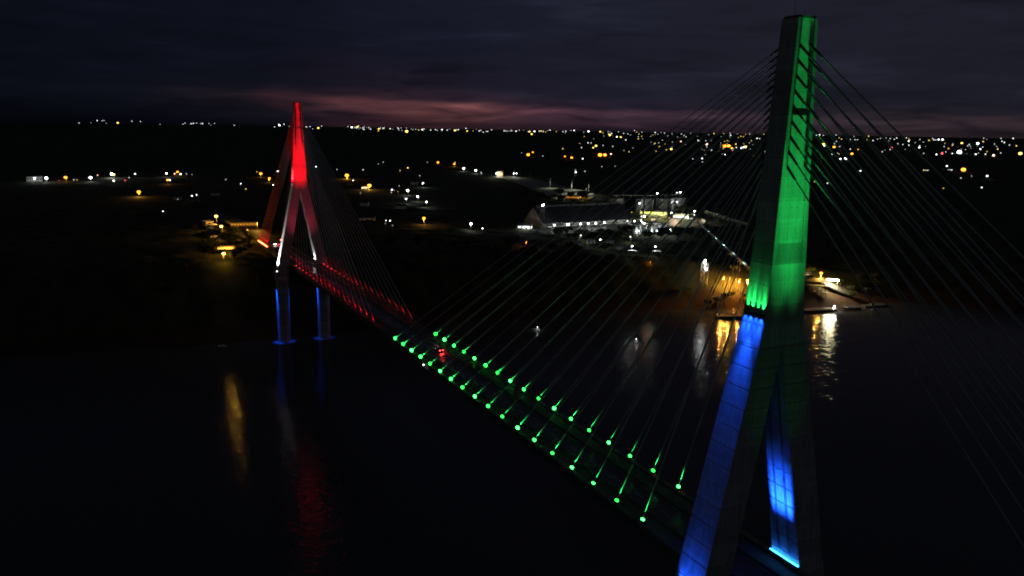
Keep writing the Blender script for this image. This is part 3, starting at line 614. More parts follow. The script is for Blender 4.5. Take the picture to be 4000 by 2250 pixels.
for i, (x, y, w) in enumerate([(800,34,12), (765,33,11), (735,35,12), (705,40,13)]):
    house('flat-roofed amber-lit terrace house, %s from the top of the slope' % ordn(i), x, y, -12.4, w, 8, 3.2, 0.25, M['cream'], M['white'], lit=None, group='terrace houses at the landing', gable=False)
t = house('long customs hall with orange-lit louvred front on the far landing', 742, 4, -9.2, 26, 8, 4.5, toward(742,4), M['cream'], M['roof'], lit=LO, gable=False, name='customs_hall', cat='hall', nw=9)
t = thing('open_canopy', 'wide amber-lit open canopy on posts above the water-side lamp', 'canopy', (575, 42, -11))
mb = MB(); mb.loft([[(x_, -7, 4.4+0.9*math.cos(x_/9*1.5)), (x_, 7, 4.4+0.9*math.cos(x_/9*1.5)), (x_, 7, 4.65+0.9*math.cos(x_/9*1.5)), (x_, -7, 4.65+0.9*math.cos(x_/9*1.5))] for x_ in range(-9, 10, 3)]); mb.build('roof', M['cream'], t)
for x_ in (-8, 0, 8):
    for y_ in (-6, 6):
        mb = MB(); mb.tube((x_,y_,-2), (x_,y_,4.4), 0.15, n=6); mb.build('post', M['steel'], t)
lamp('POINT', (566, 42, -1.5), 1.2e4, amber, None, t, 0.3)
for i in range(19):
    a = [(560,26),(545,33),(571,58),(556,60),(612,30),(650,48),(670,52),(735,18),(760,50),(610,20),(622,36),(640,34),(665,38),(682,40),(700,24),(716,30),(672,22),(650,26),(598,52)][i]
    tree(a[0], a[1], 'dark leafy tree among the amber lamps of the landing, %s from the water' % ordn(i), 'trees at the far landing', 0.8+0.4*random.random())
for i in range(10):
    x_, y_ = 508+random.random()*25, -60+i*17
    tree(x_, y_, 'dark tree on the steep bank behind the red tower, %s from the right' % ordn(i), 'trees on the steep far bank', 0.9+0.4*random.random())

# ------------------------------------------------------------------ houses under lamps on the plain
hs = [(1321,-289,12,LY,'small house with a glowing yellow-white front under the large amber lamp'), (1655,262,26,None,'long low pale building with two white wall lamps at far left'),
      (696,-301,16,LW,'low open shed with bright white doors left of the big warehouse'), (1180,40,12,None,'dark gabled house beside the far-left white lamps'),
      (1240,-20,12,None,'pale gabled house left of the red tower under white light'), (1010,-200,12,None,'dim gabled house amid the scattered white lamps'),
      (950,-235,14,None,'faint long house with a grey roof amid dark woods'), (1420,-420,14,None,'gabled farmhouse near the amber lamps mid-plain'),
      (820,-150,18,None,'faint row of pale sheds in the dark right of the red stays')]
for i, (x, y, w, lit, lab) in enumerate(hs):
    t = house(lab, x, y, terrain(x, y), w, w*0.55, 4.5 if w < 20 else 9, toward(x, y)+random.uniform(-.3,.3)*(w < 20), M['white'], M['roof'], lit=lit, gable=(w < 20), nw=3 if w < 20 else 6)
    if lit is not None: lamp('POINT', (x-9, y+4, terrain(x,y)+6), 2500, (1,0.8,0.5) if lit is LY else (0.95,1,1), None, t, 0.3)

# ------------------------------------------------------------------ grain terminal
GZ = -18.6
pm_ = MB(); pm_.add([(640,-300,GZ+.3), (640,-560,GZ+.3), (900,-640,GZ+.3), (900,-300,GZ+.3)], [(0,1,2,3)][::1])
tag(pm_.build('terminal_ground', M['paved']), 'paved ground of the grain terminal', kind='structure')
# warehouse along the line (693,-318)-(700,-447)
t = thing('grain_warehouse', 'very long dark gable-roofed grain warehouse with a row of white lamps at its foot', 'warehouse', (714, -384, GZ), math.atan2(-447+320, 8))
mb = MB(); LW_, DW_, HW_, RW_ = 130, 42, 6, 22
mb.box((0,0,HW_/2-0.5), (LW_, DW_, HW_+1)); mb.add([(s*LW_/2, y, z) for s in (-1,1) for y, z in ((-DW_/2,HW_),(DW_/2,HW_),(6,RW_-3),(3,RW_),(-3,RW_),(-6,RW_-3))], [(0,5,4,3,2,1), (6,7,8,9,10,11)]); mb.build('wall', M['silo'], t)
mb = MB(); pr_ = [(-DW_/2-1,HW_-0.2),(-6,RW_-2.8),(-3,RW_+0.2),(3,RW_+0.2),(6,RW_-2.8),(DW_/2+1,HW_-0.2),(DW_/2+1,HW_+0.2),(6,RW_-2.3),(3,RW_+0.6),(-3,RW_+0.6),(-6,RW_-2.3),(-DW_/2-1,HW_+0.2)]
mb.loft([[(x_, y, z) for y, z in pr_] for x_ in (-LW_/2-0.8, LW_/2+0.8)]); mb.build('roof', M['roof'], t)
mb = MB(); mb.box((0,0,RW_+2.0), (LW_*0.96, 2.6, 2.4)); mb.build('ridge_conveyor', M['roof'], t)
for i in range(8):
    for sgn in (-1, 1):
        mb = MB(); mb.box((-56+i*16, sgn*(DW_/2+0.05), 2.6), (7, 0.2, 4.2)); mb.build('loading_door', M['dark'], t)
# side lean-to with conveyor canopy
t2 = thing('loading_canopy', 'low pale loading canopy running along the lamp-lit foot of the warehouse', 'canopy', (681, -378, GZ), math.atan2(-127, 8))
mb = MB(); mb.box((0,0,3.8), (116, 5, 0.3)); mb.build('roof', M['white'], t2)
for i in range(15):
    mb = MB(); mb.tube((-56+i*8,-2.2,-1), (-56+i*8,-2.2,3.7), 0.12, n=5); mb.build('post', M['steel'], t2)
for i, (sx, sz) in enumerate([(612,3),(732,4),(852,3),(930,3),(1007,3),(1083,3),(1320,2),(1390,3),(1460,3)]):
    f = (sx-570)/880.0; x, y = 672+f*6, -321-f*128
    mast('white floodlight at the foot of the long warehouse, %s from the left' % ordn(i), x, y, GZ, 6.2, 'w', max(sz, 3), 1.25 if sz == 4 else 1.0, 2600 if sz > 2 else 1300, 'floodlights along the warehouse', arm=0.8)
t = thing('elevator_tower', 'slim lattice elevator tower with a bright white lamp at the left gable of the warehouse', 'elevator tower', (688, -319, GZ))
mb = MB()
for a in (-2, 2):
    for b in (-2, 2): mb.tube((a,b,-1), (a,b,27), 0.18, n=5)
for z in range(0, 27, 3):
    mb.tube((-2,-2,z), (2,-2,z+3), 0.09, n=4); mb.tube((-2,2,z), (-2,-2,z+3), 0.09, n=4); mb.tube((-2,-2,z), (-2,2,z), 0.09, n=4); mb.tube((2,-2,z), (-2,-2,z), 0.09, n=4)
mb.build('lattice_frame', M['dark'], t); mb = MB(); mb.box((0,0,28), (4,4,1.6)); mb.build('head_house', M['roof'], t)
mb = MB(); mb.ball((-3,1.5,27.4), 0.8); mb.ball((-3,0,28.6), 0.65); mb.build('lamp_head', EM['w4'], t); lamp('POINT', (686-8, -318, GZ+25.5), 3e3, (0.92,1,1), None, t, 0.25)
# silos
def silo(label, x, y, r, h, group, lampk=None, mt='silo', z=GZ, nm_='grain_silo', cat='silo', cone=0.16):
    t = thing(nm_, label, cat, (x, y, z), 0, group)
    mb = MB(); mb.cyl((0,0,-1.5), r, h+1.5, n=36); mb.build('body', M[mt], t)
    mb = MB(); mb.tube((0,0,h+0.01), (0,0,h+r*cone), r*1.01, r*0.12, 36); mb.build('roof', M['roof' if mt == 'silo' else mt], t)
    mb = MB()
    for k in range(int(h/2.5)): mb.loft([[(r*1.004*math.cos(a_), r*1.004*math.sin(a_), k*2.5+1.2+dz_) for a_ in [2*PI*i/36 for i in range(36)]] for dz_ in (0, 0.16)], cap=False)
    for k in range(12): a_ = 2*PI*k/12; mb.tube(((r+.1)*math.cos(a_), (r+.1)*math.sin(a_), h), ((r+.1)*math.cos(a_), (r+.1)*math.sin(a_), h+1.1), 0.06, n=4)
    mb.build('hoops', M['steel'], t)
    mb = MB(); a_ = math.atan2(117-y, -116-x)+0.7; ux, uy = math.cos(a_), math.sin(a_)
    mb.tube(((r+.5)*ux-.3*uy, (r+.5)*uy+.3*ux, 0), ((r+.5)*ux-.3*uy, (r+.5)*uy+.3*ux, h+1), 0.07, n=4); mb.tube(((r+.5)*ux+.3*uy, (r+.5)*uy-.3*ux, 0), ((r+.5)*ux+.3*uy, (r+.5)*uy-.3*ux, h+1), 0.07, n=4)
    for k in range(int(h/1.0)): mb.tube(((r+.5)*ux-.3*uy, (r+.5)*uy+.3*ux, k+.5), ((r+.5)*ux+.3*uy, (r+.5)*uy-.3*ux, k+.5), 0.05, n=4)
    mb.build('ladder', M['steel'], t)
    return t
SL = [(815,-505,11), (800,-543,13), (796,-575,13), (803,-606,11)]
for i, (x, y, r) in enumerate(SL):
    s = silo('great grey round grain silo, %s from the left of the four behind the hall' % ordn(i), x, y, r, 21, 'large grain silos')
t = thing('silo_gallery', 'narrow catwalk gallery crossing the tops of the four great silos', 'gallery', (0,0,0))
mb = MB(); mb.tube((816,-500,GZ+25), (799,-545,GZ+25), 0.7, n=6); mb.tube((799,-545,GZ+25), (803,-612,GZ+25), 0.7, n=6); mb.build('conveyor_tube', M['silo'], t)
mb = MB()
for x, y in ((815,-505),(800,-543),(796,-575),(803,-606)): mb.box((x,y,GZ+23.6), (1.2,1.2,2.2))
mb.build('supports', M['steel'], t)
for i, (x, y, z, k, s, rr, e) in enumerate([(786,-553,29,'w',3,1.15,1500), (788,-594,29.5,'w',3,1.15,1500), (788,-588,29,'w',2,0.8,0), (785,-523,16,'w',3,1.05,3e3), (781,-584,17,'w',2,0.9,3e3)]):
    mast('white lamp on the great silos, %s in order from the first lit' % ordn(i), x, y, GZ, z, k, s, rr, e, 'lamps on the silos', arm=0.6)
# processing hall, lit yellow-green
t = thing('processing_hall', 'yellow-green lit open processing hall with a flat roof before the silos', 'hall', (742, -516, GZ), toward(742,-516))
mb = MB(); mb.box((0,3,9.4), (36,16,0.5)); mb.build('roof', M['roof'], t)
mb = MB(); mb.box((0,9,4.5), (36,0.4,9.2)); mb.build('back_wall', M['cream'], t)
mb = MB(); mb.box((0,3,5.2), (35,10,0.3)); mb.build('upper_floor', M['white'], t)
for i in range(9):
    mb = MB(); mb.box((-17.6+i*4.4,-4.4,4.0), (0.35,0.35,10.4)); mb.build('column', M['steel'], t)
for i in range(8):
    mb = MB(); mb.box((-15.4+i*4.4,-3.6,7.6), (3.4,0.15,2.2)); mb.build('window', LG, t)
for i in range(4): lamp('POINT', (733+i*1.0, -500-i*9, GZ+7.2), 3.5e3, (0.85,0.9,0.25), None, t, 0.3)
lamp('POINT', (716, -512, GZ+6), 8e3, (0.9,0.95,0.45), None, t, 0.3); lamp('POINT', (704, -535, GZ+7), 6e3, (0.9,0.95,0.55), None, t, 0.3)
rnd2 = random.Random(21)
for i in range(14):
    mast('small yellowish service lamp among the pipes before the yellow hall, %s from left' % ordn(i), 700+rnd2.random()*26, -470-i*6.2, GZ, 3+rnd2.random()*7, 'y' if i % 3 else 'w', 1 if i % 2 else 2, 0.42+0.2*rnd2.random(), 0, 'service lamps before the hall', arm=0.3)
for i in range(6):
    c_ = thing('pipe_rack', 'pale pipe rack on posts between the hall and the tanks, %s from left' % ordn(i), 'pipe rack', (704-(i%2)*12, -470-i*14, GZ), 1.5+0.3*(i%3), 'pipe racks')
    mb = MB()
    for k_ in range(3): mb.tube((-6,k_*0.8-0.8,4.2), (6,k_*0.8-0.8,4.2), 0.22, n=6)
    mb.build('pipes', M['white'], c_); mb = MB()
    for a_ in (-5,0,5):
        for b_ in (-1.2,1.2): mb.tube((a_,b_,-1), (a_,b_,4), 0.12, n=4)
        mb.box((a_,0,3.9), (0.25,2.8,0.25))
    mb.build('frame', M['steel'], c_)
house('small square control room with glowing cream windows beside the hall', 707, -492, GZ, 8, 6, 6, toward(707,-492), M['cream'], M['white'], lit=LY, gable=False, name='control_room', cat='control room')
house('low white-roofed plant building right of the yellow hall', 722, -546, GZ, 20, 12, 7, toward(722,-546), M['white'], M['white'], lit=LW, gable=False, name='plant_building', cat='plant building', nw=7)
for lab, x, y, z, s, rr, e in [('very bright white floodlight at the right end of the warehouse', 664,-446,13,4,1.35,1.6e4), ('white floodlight beside the very bright one at the warehouse end', 655,-437,7,3,0.8,5e3),
        ('white lamp above the beige tank nearest the hall', 690,-505,13,3,0.9,6e3), ('white lamp above the right beige tank', 690,-541,14,3,1.05,8e3), ('lower white lamp in front of the right beige tank', 684,-536,10,2,0.6,2500),
        ('yellowish lamp left of the yellow hall', 735,-476,10,2,0.8,5e3), ('white lamp left of the terminal trees', 563,-319,8,3,0.7,3e3), ('white lamp under the steel tanks', 592,-377,7,2,0.65,2e3),
        ('white lamp beside pale sheds below the warehouse', 600,-318,7,2,0.6,2500)]:
    mast(lab, x, y, GZ if x > 640 else terrain(x, y), z, 'y' if 'yellow' in lab and 'hall' in lab and 'left' in lab else 'w', s, rr, e, None, (0.95,1.0,0.8))
# steel tanks and beige tanks
for i, (x, y) in enumerate([(640,-417),(638,-433),(636,-449)]):
    silo('bright steel tank, %s from the left of three at the slope edge' % ordn(i), x, y, 7.0, 9.5, 'steel tanks', mt='tank', z=-20.5, nm_='steel_tank', cat='tank', cone=0.05)
for x, y, e in ((629,-413,3500),(627,-437,5000),(629,-458,7000)):
    mast('low white light shining on the steel tanks, %s' % ('left one' if y > -420 else 'middle one' if y > -450 else 'right one'), x, y, -21, 3.2, 'w', 3, 0.55, e, 'lights at the steel tanks', arm=0.3)
for i, (x, y, r) in enumerate([(668,-494,8.5),(655,-521,7.5)]):
    silo('squat beige tank %s' % ('left of the pair beside the hall' if i == 0 else 'right of the pair, brightly lit'), x, y, r, 10.5, 'beige tanks', mt='cream', z=-20.5, nm_='storage_tank', cat='tank', cone=0.06)
lamp('SPOT', (640,-533,-12), 2.2e4, (1,0.85,0.65), (655,-521,-16), None, 0.2, 100, 0.8)
lamp('SPOT', (650,-483,-12), 8e3, (1,0.85,0.75), (668,-494,-16), None, 0.2, 100, 0.8)
# truck yard
mb = MB(); mb.add([(1010,-520,-16.8),(1010,-590,-16.8),(1130,-665,-16.8),(1500,-735,-16.8),(1640,-735,-16.8),(1640,-690,-16.8),(1400,-640,-16.8)], [(0,1,2,3,4,5,6)])
tag(mb.build('truck_yard', M['yard']), 'floodlit pale truck yard behind the terminal', kind='structure')
for i, (x, y, e) in enumerate([(1430,-690,0),(1250,-640,3e4),(1200,-660,4e4),(1060,-560,5e4),(1120,-612,5e4),(1110,-642,4e4),(1050,-600,2e4),(1560,-715,2e4),(1500,-700,0)]):
    t = thing('yard_pole', 'tall white pole standing in the floodlit truck yard, %s' % ordn(i), 'pole', (x, y, -16.8), 0, 'poles in the truck yard')
    mb = MB(); mb.tube((0,0,0), (0,0,19), 0.38, 0.3, 6); mb.build('shaft', M['white'], t)
    mb = MB(); mb.box((0,0,19), (2.2,0.5,0.5)); mb.build('lamp_bar', M['dark'], t)
    if e: lamp('SPOT', (x-1.6, y+0.5, 1.0), e*0.5, (0.9,1.0,0.7), (x-12, y+4, -17), t, 0.3, 120, 0.9)
t = house('long orange-lit office block in front of the truck yard', 1022, -566, -18, 40, 10, 6, toward(1022,-566), M['cream'], M['roof'], lit=LO, gable=False, name='office_block', cat='office', nw=12)
for i in range(5): mast('yellow lamp before the orange-lit office block, %s from the left' % ordn(i), 1002, -556-i*3.6, -18, 3.5+(i%2)*2, 'y', 2, 0.55, 900 if i == 2 else 0, 'lamps before the office block', (1,0.7,0.2), arm=0.3)
t = house('tall cream-lit gate building at the left end of the truck yard', 1607, -700, -18, 14, 10, 13, toward(1607,-700), M['cream'], M['white'], lit=LY, gable=False, name='gate_building', cat='gate building')
lamp('POINT', (1590, -690, -6), 9e3, (1,0.85,0.5), None, t, 0.5)
for i, y in enumerate((-733,-741,-686)): mast('white lamp beside the cream gate building, %s' % ('left one' if i == 2 else 'right one' if i == 1 else 'middle one'), 1600, y, -18, 9, 'w', 3, 1.2, 8e3, 'lamps at the gate building')
# conveyor to the loading tower
def conveyor(label, p0, p1, posts, lampn=0):
    t = thing('belt_conveyor', label, 'conveyor', (0,0,0)); p0, p1 = Vector(p0), Vector(p1); d = (p1-p0)
    mb = MB(); n_ = int(d.length/4); u = d.normalized(); s_ = u.cross(Vector((0,0,1))).normalized()
    for a in (-1.1, 1.1):
        for b in (-1, 1.2): mb.tube(p0+s_*a+Vector((0,0,b)), p1+s_*a+Vector((0,0,b)), 0.14, n=4)
    for i in range(n_):
        q = p0+d*(i/n_); q2 = p0+d*((i+1)/n_)
        for a in (-1.1, 1.1): mb.tube(q+s_*a+Vector((0,0,-1)), q2+s_*a+Vector((0,0,1.2)), 0.08, n=4)
    mb.build('truss', M['steel'], t)
    mb = MB(); mb.loft([[p+s_*-1.2+Vector((0,0,1.25)), p+s_*1.2+Vector((0,0,1.25)), p+s_*1.2+Vector((0,0,1.4)), p+s_*-1.2+Vector((0,0,1.4))] for p in (p0, p1)]); mb.build('cover', M['white'], t)
    for f in posts:
        q = p0+d*f; mb = MB(); zt = terrain(q.x, q.y)-1
        for a in (-1.6, 1.6): mb.tube((q.x+s_.x*a, q.y+s_.y*a, zt), (q.x+s_.x*a*.5, q.y+s_.y*a*.5, q.z-1), 0.2, n=5)
        mb.build('trestle', M['steel'], t)
    for i in range(lampn):
        q = p0+d*((i+0.5)/lampn); lamp('POINT', (q.x-2.5, q.y+1, q.z+2.6), 420, (0.55,1.0,0.85), None, t, 0.15)
    return t
conveyor('long teal-lit conveyor running down the slope to the loading tower', (640,-505,-12), (432,-398,-28), (0.1,0.25,0.4,0.55,0.7,0.85), 6)
conveyor('short grey conveyor right of the beige tanks', (690,-560,-6), (610,-560,-14), (0.3,0.8), 0)
conveyor('roofed conveyor from the warehouse end up to the silos', (690,-462,-8), (790,-535,7), (0.2,0.45,0.7), 0)
t = thing('loading_tower', 'slim lattice loading tower with three white lamps near the shore', 'tower', (462, -372, terrain(462,-372)-1))
mb = MB()
for a in (-2.2, 2.2):
    for b in (-2.2, 2.2): mb.tube((a,b,-1), (a,b,20), 0.2, n=5)
for z in range(0, 20, 4):
    for (a, b), (c_, d_) in (((-2.2,-2.2),(2.2,-2.2)), ((2.2,-2.2),(2.2,2.2)), ((2.2,2.2),(-2.2,2.2)), ((-2.2,2.2),(-2.2,-2.2))):
        mb.tube((a,b,z), (c_,d_,z+4), 0.1, n=4); mb.tube((a,b,z+4), (c_,d_,z+4), 0.1, n=4)
mb.build('lattice_frame', M['white'], t); mb = MB(); mb.box((0,0,20.2), (5.4,5.4,0.4)); mb.box((0,0,12.2), (7,5.4,0.3)); mb.build('platform', M['steel'], t)
mb = MB(); mb.ball((-1,0.8,22.6), 0.8); mb.ball((0,-0.5,19.3), 0.6); mb.ball((-2,3,21.2), 0.5); mb.ball((-2.6,0,14.6), 0.65); mb.build('lamp_head', EM['w4'], t)
lamp('POINT', (458,-368,terrain(462,-372)+16), 2500, (0.95,1,1), None, t, 0.2)
for i, (x, y, z, s, rr) in enumerate([(451,-386,-39,3,0.95), (449,-391,-39.6,3,0.85), (446,-396.5,-40.6,1,0.45), (444,-399,-41,3,1.05), (434,-400,-40,4,1.7)]):
    g = terrain(x, y); mast('amber dockside lamp left of the green tower, %s from the left' % ordn(i), x, y, g, z-g+0.5, 'a' if s < 4 else 'y', s, rr, 4.2e4 if s > 1 else 300, 'amber dockside lamps', (1,0.42,0.06), arm=0.3, below=0.8)
t = thing('shore_frame', 'small pale two-storey steel frame on the shore slope', 'steel frame', (440, -371, terrain(440,-371)))  # plain steel frame on the slope, no lookout
mb = MB()
for a in (-2.5,2.5):
    for b in (-2,2): mb.box((a,b,3), (0.35,0.35,8))
for z in (2.5, 6.8): mb.box((0,-2,z), (5.6,0.35,0.35)); mb.box((0,2,z), (5.6,0.35,0.35)); mb.box((-2.5,0,z), (0.35,4.4,0.35)); mb.box((2.5,0,z), (0.35,4.4,0.35))
mb.build('columns', M['white'], t); mb = MB(); mb.box((0,0,2.8), (5.2,4.2,0.2)); mb.build('platform', M['steel'], t)
for x, y, k in ((509.6,-320.5,'left'), (508.9,-349,'right')):
    g = terrain(x, y); mast('white lamp over a small lit platform, %s one of the pair above the shore' % k, x, y, g, 9, 'w', 3, 0.75, 2200, 'pair of white lamps above the shore')
    o = MB(); o.box((0,0,1.8), (9,3,0.3)); o.box((-4,0,0.4), (0.4,2.6,3)); o.box((4,0,0.4), (0.4,2.6,3)); o = o.build('lit_platform', M['white'], None, (x-2, y, g+3)); o.rotation_euler = (0,0,toward(x,y))
    tag(o, 'small pale platform under the %s white lamp above the shore' % k, 'platform')
# barges
def barge(label, p0, p1, w, grp='moored barges', cargo=True):
    dx, dy = p1[0]-p0[0], p1[1]-p0[1]; ln_ = math.hypot(dx, dy)
    t = thing('barge', label, 'barge', ((p0[0]+p1[0])/2, (p0[1]+p1[1])/2, -64), math.atan2(dy, dx), grp)
    mb = MB(); mb.loft([[(x_, -w/2*k_, -0.6), (x_, w/2*k_, -0.6), (x_, w/2*(k_*.95+.05), 1.8+r_), (x_, -w/2*(k_*.95+.05), 1.8+r_)] for x_, k_, r_ in ((-ln_/2,.6,.5),(-ln_/2+4,1,0),(ln_/2-4,1,0),(ln_/2,.6,.5))]); mb.build('hull', M['barge'], t)
    mb = MB()
    for s in (-1,1): mb.box((0,s*(w/2-0.5),2.15), (ln_-8,0.3,0.7))
    for s in (-1,1): mb.box((s*(ln_/2-4.2),0,2.15), (0.3,w-1,0.7))
    mb.build('coaming', M['white'] if cargo else M['steel'], t)
    if cargo: mb = MB(); mb.box((0,0,1.9), (ln_-9,w-1.8,0.5)); mb.build('hatch_cover', M['dirt'], t)
    return t
barge('long dark barge moored under the amber lamps, left of the green tower', (408,-342), (388,-385), 10)
barge('low dark pontoon with a bright white end, right of the green tower', (397,-418), (386,-463), 7)
barge('small far pontoon beyond the bright one, right of the green tower', (388,-474), (383,-492), 4)
mast('amber light on the bank over the dark barge', 420, -372, terrain(420,-372), 5, 'a', 1, 0.3, 2600, None, (1,0.35,0.05), arm=0.2)
t = thing('work_boat', 'small white work boat with bright deck lights at the end of the pontoon', 'boat', (388.5,-463.5,-64), 1.9)
mb = MB(); mb.loft([[(-4,-0.8,-.3),(-4,0.8,-.3),(-4,1.3,1.2),(-4,-1.3,1.2)],[(1.5,-1,-.3),(1.5,1,-.3),(1.5,1.5,1.3),(1.5,-1.5,1.3)],[(4.5,-.15,.1),(4.5,.15,.1),(4.5,.3,1.8),(4.5,-.3,1.8)]]); mb.build('hull', M['white'], t)
mb = MB(); mb.box((-0.8,0,2.2), (2.6,2,2)); mb.build('cabin', M['white'], t); mb = MB(); mb.ball((-0.8,0,3.9), 0.5); mb.ball((-3.2,0,2.0), 0.42); mb.ball((2.0,0.5,2.1), 0.4); mb.build('deck_light', EM['w4'], t)
lamp('POINT', (384,-461,-59.5), 1800, (1,0.97,0.9), None, t, 0.2)
t = thing('marker_buoy', 'small buoy with cyan light beside the green tower edge', 'buoy', (399,-432,-64))
mb = MB(); mb.cyl((0,0,-.5), 0.8, 1.2, n=12); mb.tube((0,0,.7), (0,0,2), 0.2, n=6); mb.build('float', M['rust'], t); mb = MB(); mb.ball((0,0,2.4), 0.42); mb.build('lamp_head', EB, t)
t = thing('landing_slab', 'pale concrete landing slab jutting into the water at the headland', 'landing', (386,-515,-64), math.atan2(-526+500, -4))
mb = MB(); mb.loft([[(-14,-3,-1),(-14,3,-1),(-14,3,1.6),(-14,-3,1.6)],[(-4,-4,-1),(-4,4,-1),(-4,4,1.5),(-4,-4,1.5)],[(8,-5,-1),(8,4,-1),(8,4,2.2),(8,-5,2.2)],[(14,-2,-1),(14,2,-1),(14,2,1.4),(14,-2,1.4)]]); mb.build('slab', M['conc2'], t)
mb = MB(); mb.box((-3,0,2.6), (2.2,2.0,2.0)); mb.build('hut', M['white'], t)
def small_boat(label, x, y, rz, k='w2'):
    t = thing('fishing_boat', label, 'boat', (x, y, -64), rz, 'small boats on the river')
    mb = MB(); mb.loft([[(-3,-0.6,-.2),(-3,0.6,-.2),(-3,0.9,0.7),(-3,-0.9,0.7)],[(1,-0.7,-.2),(1,0.7,-.2),(1,1.0,0.75),(1,-1.0,0.75)],[(3.4,-.1,.1),(3.4,.1,.1),(3.4,.2,1.1),(3.4,-.2,1.1)]]); mb.build('hull', M['white'], t)
    mb = MB(); mb.box((-0.8,0,1.2), (1.4,1.1,1.0)); mb.build('cabin', M['white'], t)
    mb = MB(); mb.tube((-0.8,0,1.7), (-0.8,0,2.6), 0.04, n=4); mb.build('light_pole', M['steel'], t)
    if k: mb = MB(); mb.ball((-0.8,0,2.7), 0.36); mb.build('deck_light', EM[k], t); lamp('POINT', (x-2.2, y+0.6, -61.6), 120, (1,1,0.95), None, t, 0.1)
small_boat('small boat with a single white light on the dark water in mid-river', 428.3, -175.5, 0.6)
small_boat('small boat with white lights near the far bank reflections', 365.4, -228.0, 2.2)
small_boat('small unlit pale boat on the water left of the red tower', 474, 58.5, 1.1, None)
# headland buildings right of the green tower
g = -47.5
mast('amber street lamp on the headland, right of the green tower', 436.6, -496, terrain(436.6,-496), 9, 'a', 4, 1.6, 3.4e4, None, (1,0.5,0.08), arm=0.4)
mast('white lamp at the edge of the green tower above the headland', 455, -479, terrain(455,-479), 10, 'w', 4, 0.9, 4e3, None, (0.9,1,1), arm=0.4)
house('small yellow-lit square hut under the white headland lamp', 446, -489, terrain(446,-489)-0.3, 5, 4.5, 4, toward(446,-489), M['cream'], M['white'], lit=LY, gable=False, name='guard_hut', cat='hut', nw=1)
t = thing('fuel_canopy', 'glaring yellow-white lit canopy on thin posts on the headland', 'canopy', (424,-499,-49), toward(424,-499))
mb = MB(); mb.box((0,0,5.2), (11,6,0.5)); mb.build('roof', M['white'], t)
mb = MB(); mb.box((0,-3.02,5.15), (10.6,0.12,1.5)); mb.box((0,0,4.85), (10,5.4,0.15)); mb.build('light_panel', LC, t)
for a in (-4.5,4.5):
    for b in (-2.3,2.3): mb = MB(); mb.tube((a,b,-4), (a,b,4.9), 0.16, n=6); mb.build('post', M['white'], t)
lamp('AREA', (422.5,-498,-45.0), 9e3, (1,0.88,0.5), (418,-496,-56), t, sx=8, sy=4, spread=170)
t = thing('pile_pier', 'rust-red pile pier with a lit deck stepping down the headland', 'pier', (426,-482,-52), toward(426,-482))
mb = MB(); mb.box((0,0,3), (16,6,0.5)); mb.box((3,-6,-2.2), (12,5,0.4)); mb.build('deck', M['conc2'], t)
for i in range(5):
    for b in (-2.4, 2.4): mb = MB(); mb.box((-7+i*3.5,b,-3.2), (0.6,0.6,12)); mb.build('column', M['rust'], t)
for i in range(4): mb = MB(); mb.box((-2+i*3.3,-7.8,-5.6), (0.5,0.5,7)); mb.build('column', M['rust'], t)
mb = MB(); mb.add([(443,-470,-43.6),(436,-500,-44.5),(418,-512,-53.6),(410,-509,-57.0),(414,-503,-56.2),(431,-490,-47.0),(437,-470,-45.4)], [(0,1,2,3,4,5,6)])
tag(mb.build('headland_road', M['paved']), 'lit concrete road winding down the headland', kind='structure')
# small orange fire-lit spot and sheds on the slope
mast('small orange lamp in the trees at the left foot of the terminal', 564, -235, terrain(564,-235), 5, 'a', 2, 0.45, 2500, None, (1,0.25,0.03), arm=0.2)
mast('faint orange lamp behind the bank glowing on red earth', 492, -331, terrain(492,-331), 2.5, 'a', 1, 0.22, 900, None, (1,0.28,0.04), arm=0.2)
for i, (x, y) in enumerate([(575,-300),(590,-325),(585,-345),(560,-290),(545,-330)]):
    house('small pale shed on the slope below the warehouse, %s from the left' % ordn([1,3,4,0,2][i]), x, y, terrain(x,y), 8, 5, 3, toward(x,y)+0.2*i, M['white'], M['tank'], group='sheds below the warehouse', nw=2)
# trees round the terminal, dock and headland
k = 0
for i in range(26):
    x, y = 600+random.random()*32, -300-i*8.3
    if i > 13 and i < 22: x = 602+random.random()*14
    tree(x, y, 'dark tree in the line below the grain terminal, %s from the left' % ordn(i), 'trees below the grain terminal', 0.75+0.45*random.random())
for i in range(12):
    x, y = 960+random.random()*70, -470-i*9
    tree(x, y, 'dark tree in front of the floodlit truck yard, %s from the left' % ordn(i), 'trees before the truck yard', 1.1+0.5*random.random())
for i, (x, y) in enumerate([(722,-474),(726,-470),(742,-560),(752,-566),(735,-572),(690,-575),(700,-585)]):
    tree(x, y, 'green lamp-lit tree among the terminal buildings, %s from the left' % ordn(i), 'lamp-lit trees in the terminal', 1.0+0.3*random.random())
for i in range(16):
    x, y = 424+random.random()*40, -350-i*9.5
    tree(x+ (12 if i < 5 else 0), y, 'dark tree on the dock slope, %s from the left' % ordn(i), 'trees on the dock slope', 0.6+0.35*random.random())
for i in range(12):
    x, y = 405+random.random()*32, -508-i*6
    tree(x, y, 'dark tree at the tip of the headland, %s from the left' % ordn(i), 'trees on the headland', 0.6+0.4*random.random())
for i in range(26):
    y = -60-i*9.5; x = lerpt(SHORE, y)+38+random.random()*40
    tree(x, y, 'dark tree on the wooded bank between the towers, %s from the left' % ordn(i), 'trees on the wooded bank', 0.9+0.5*random.random())

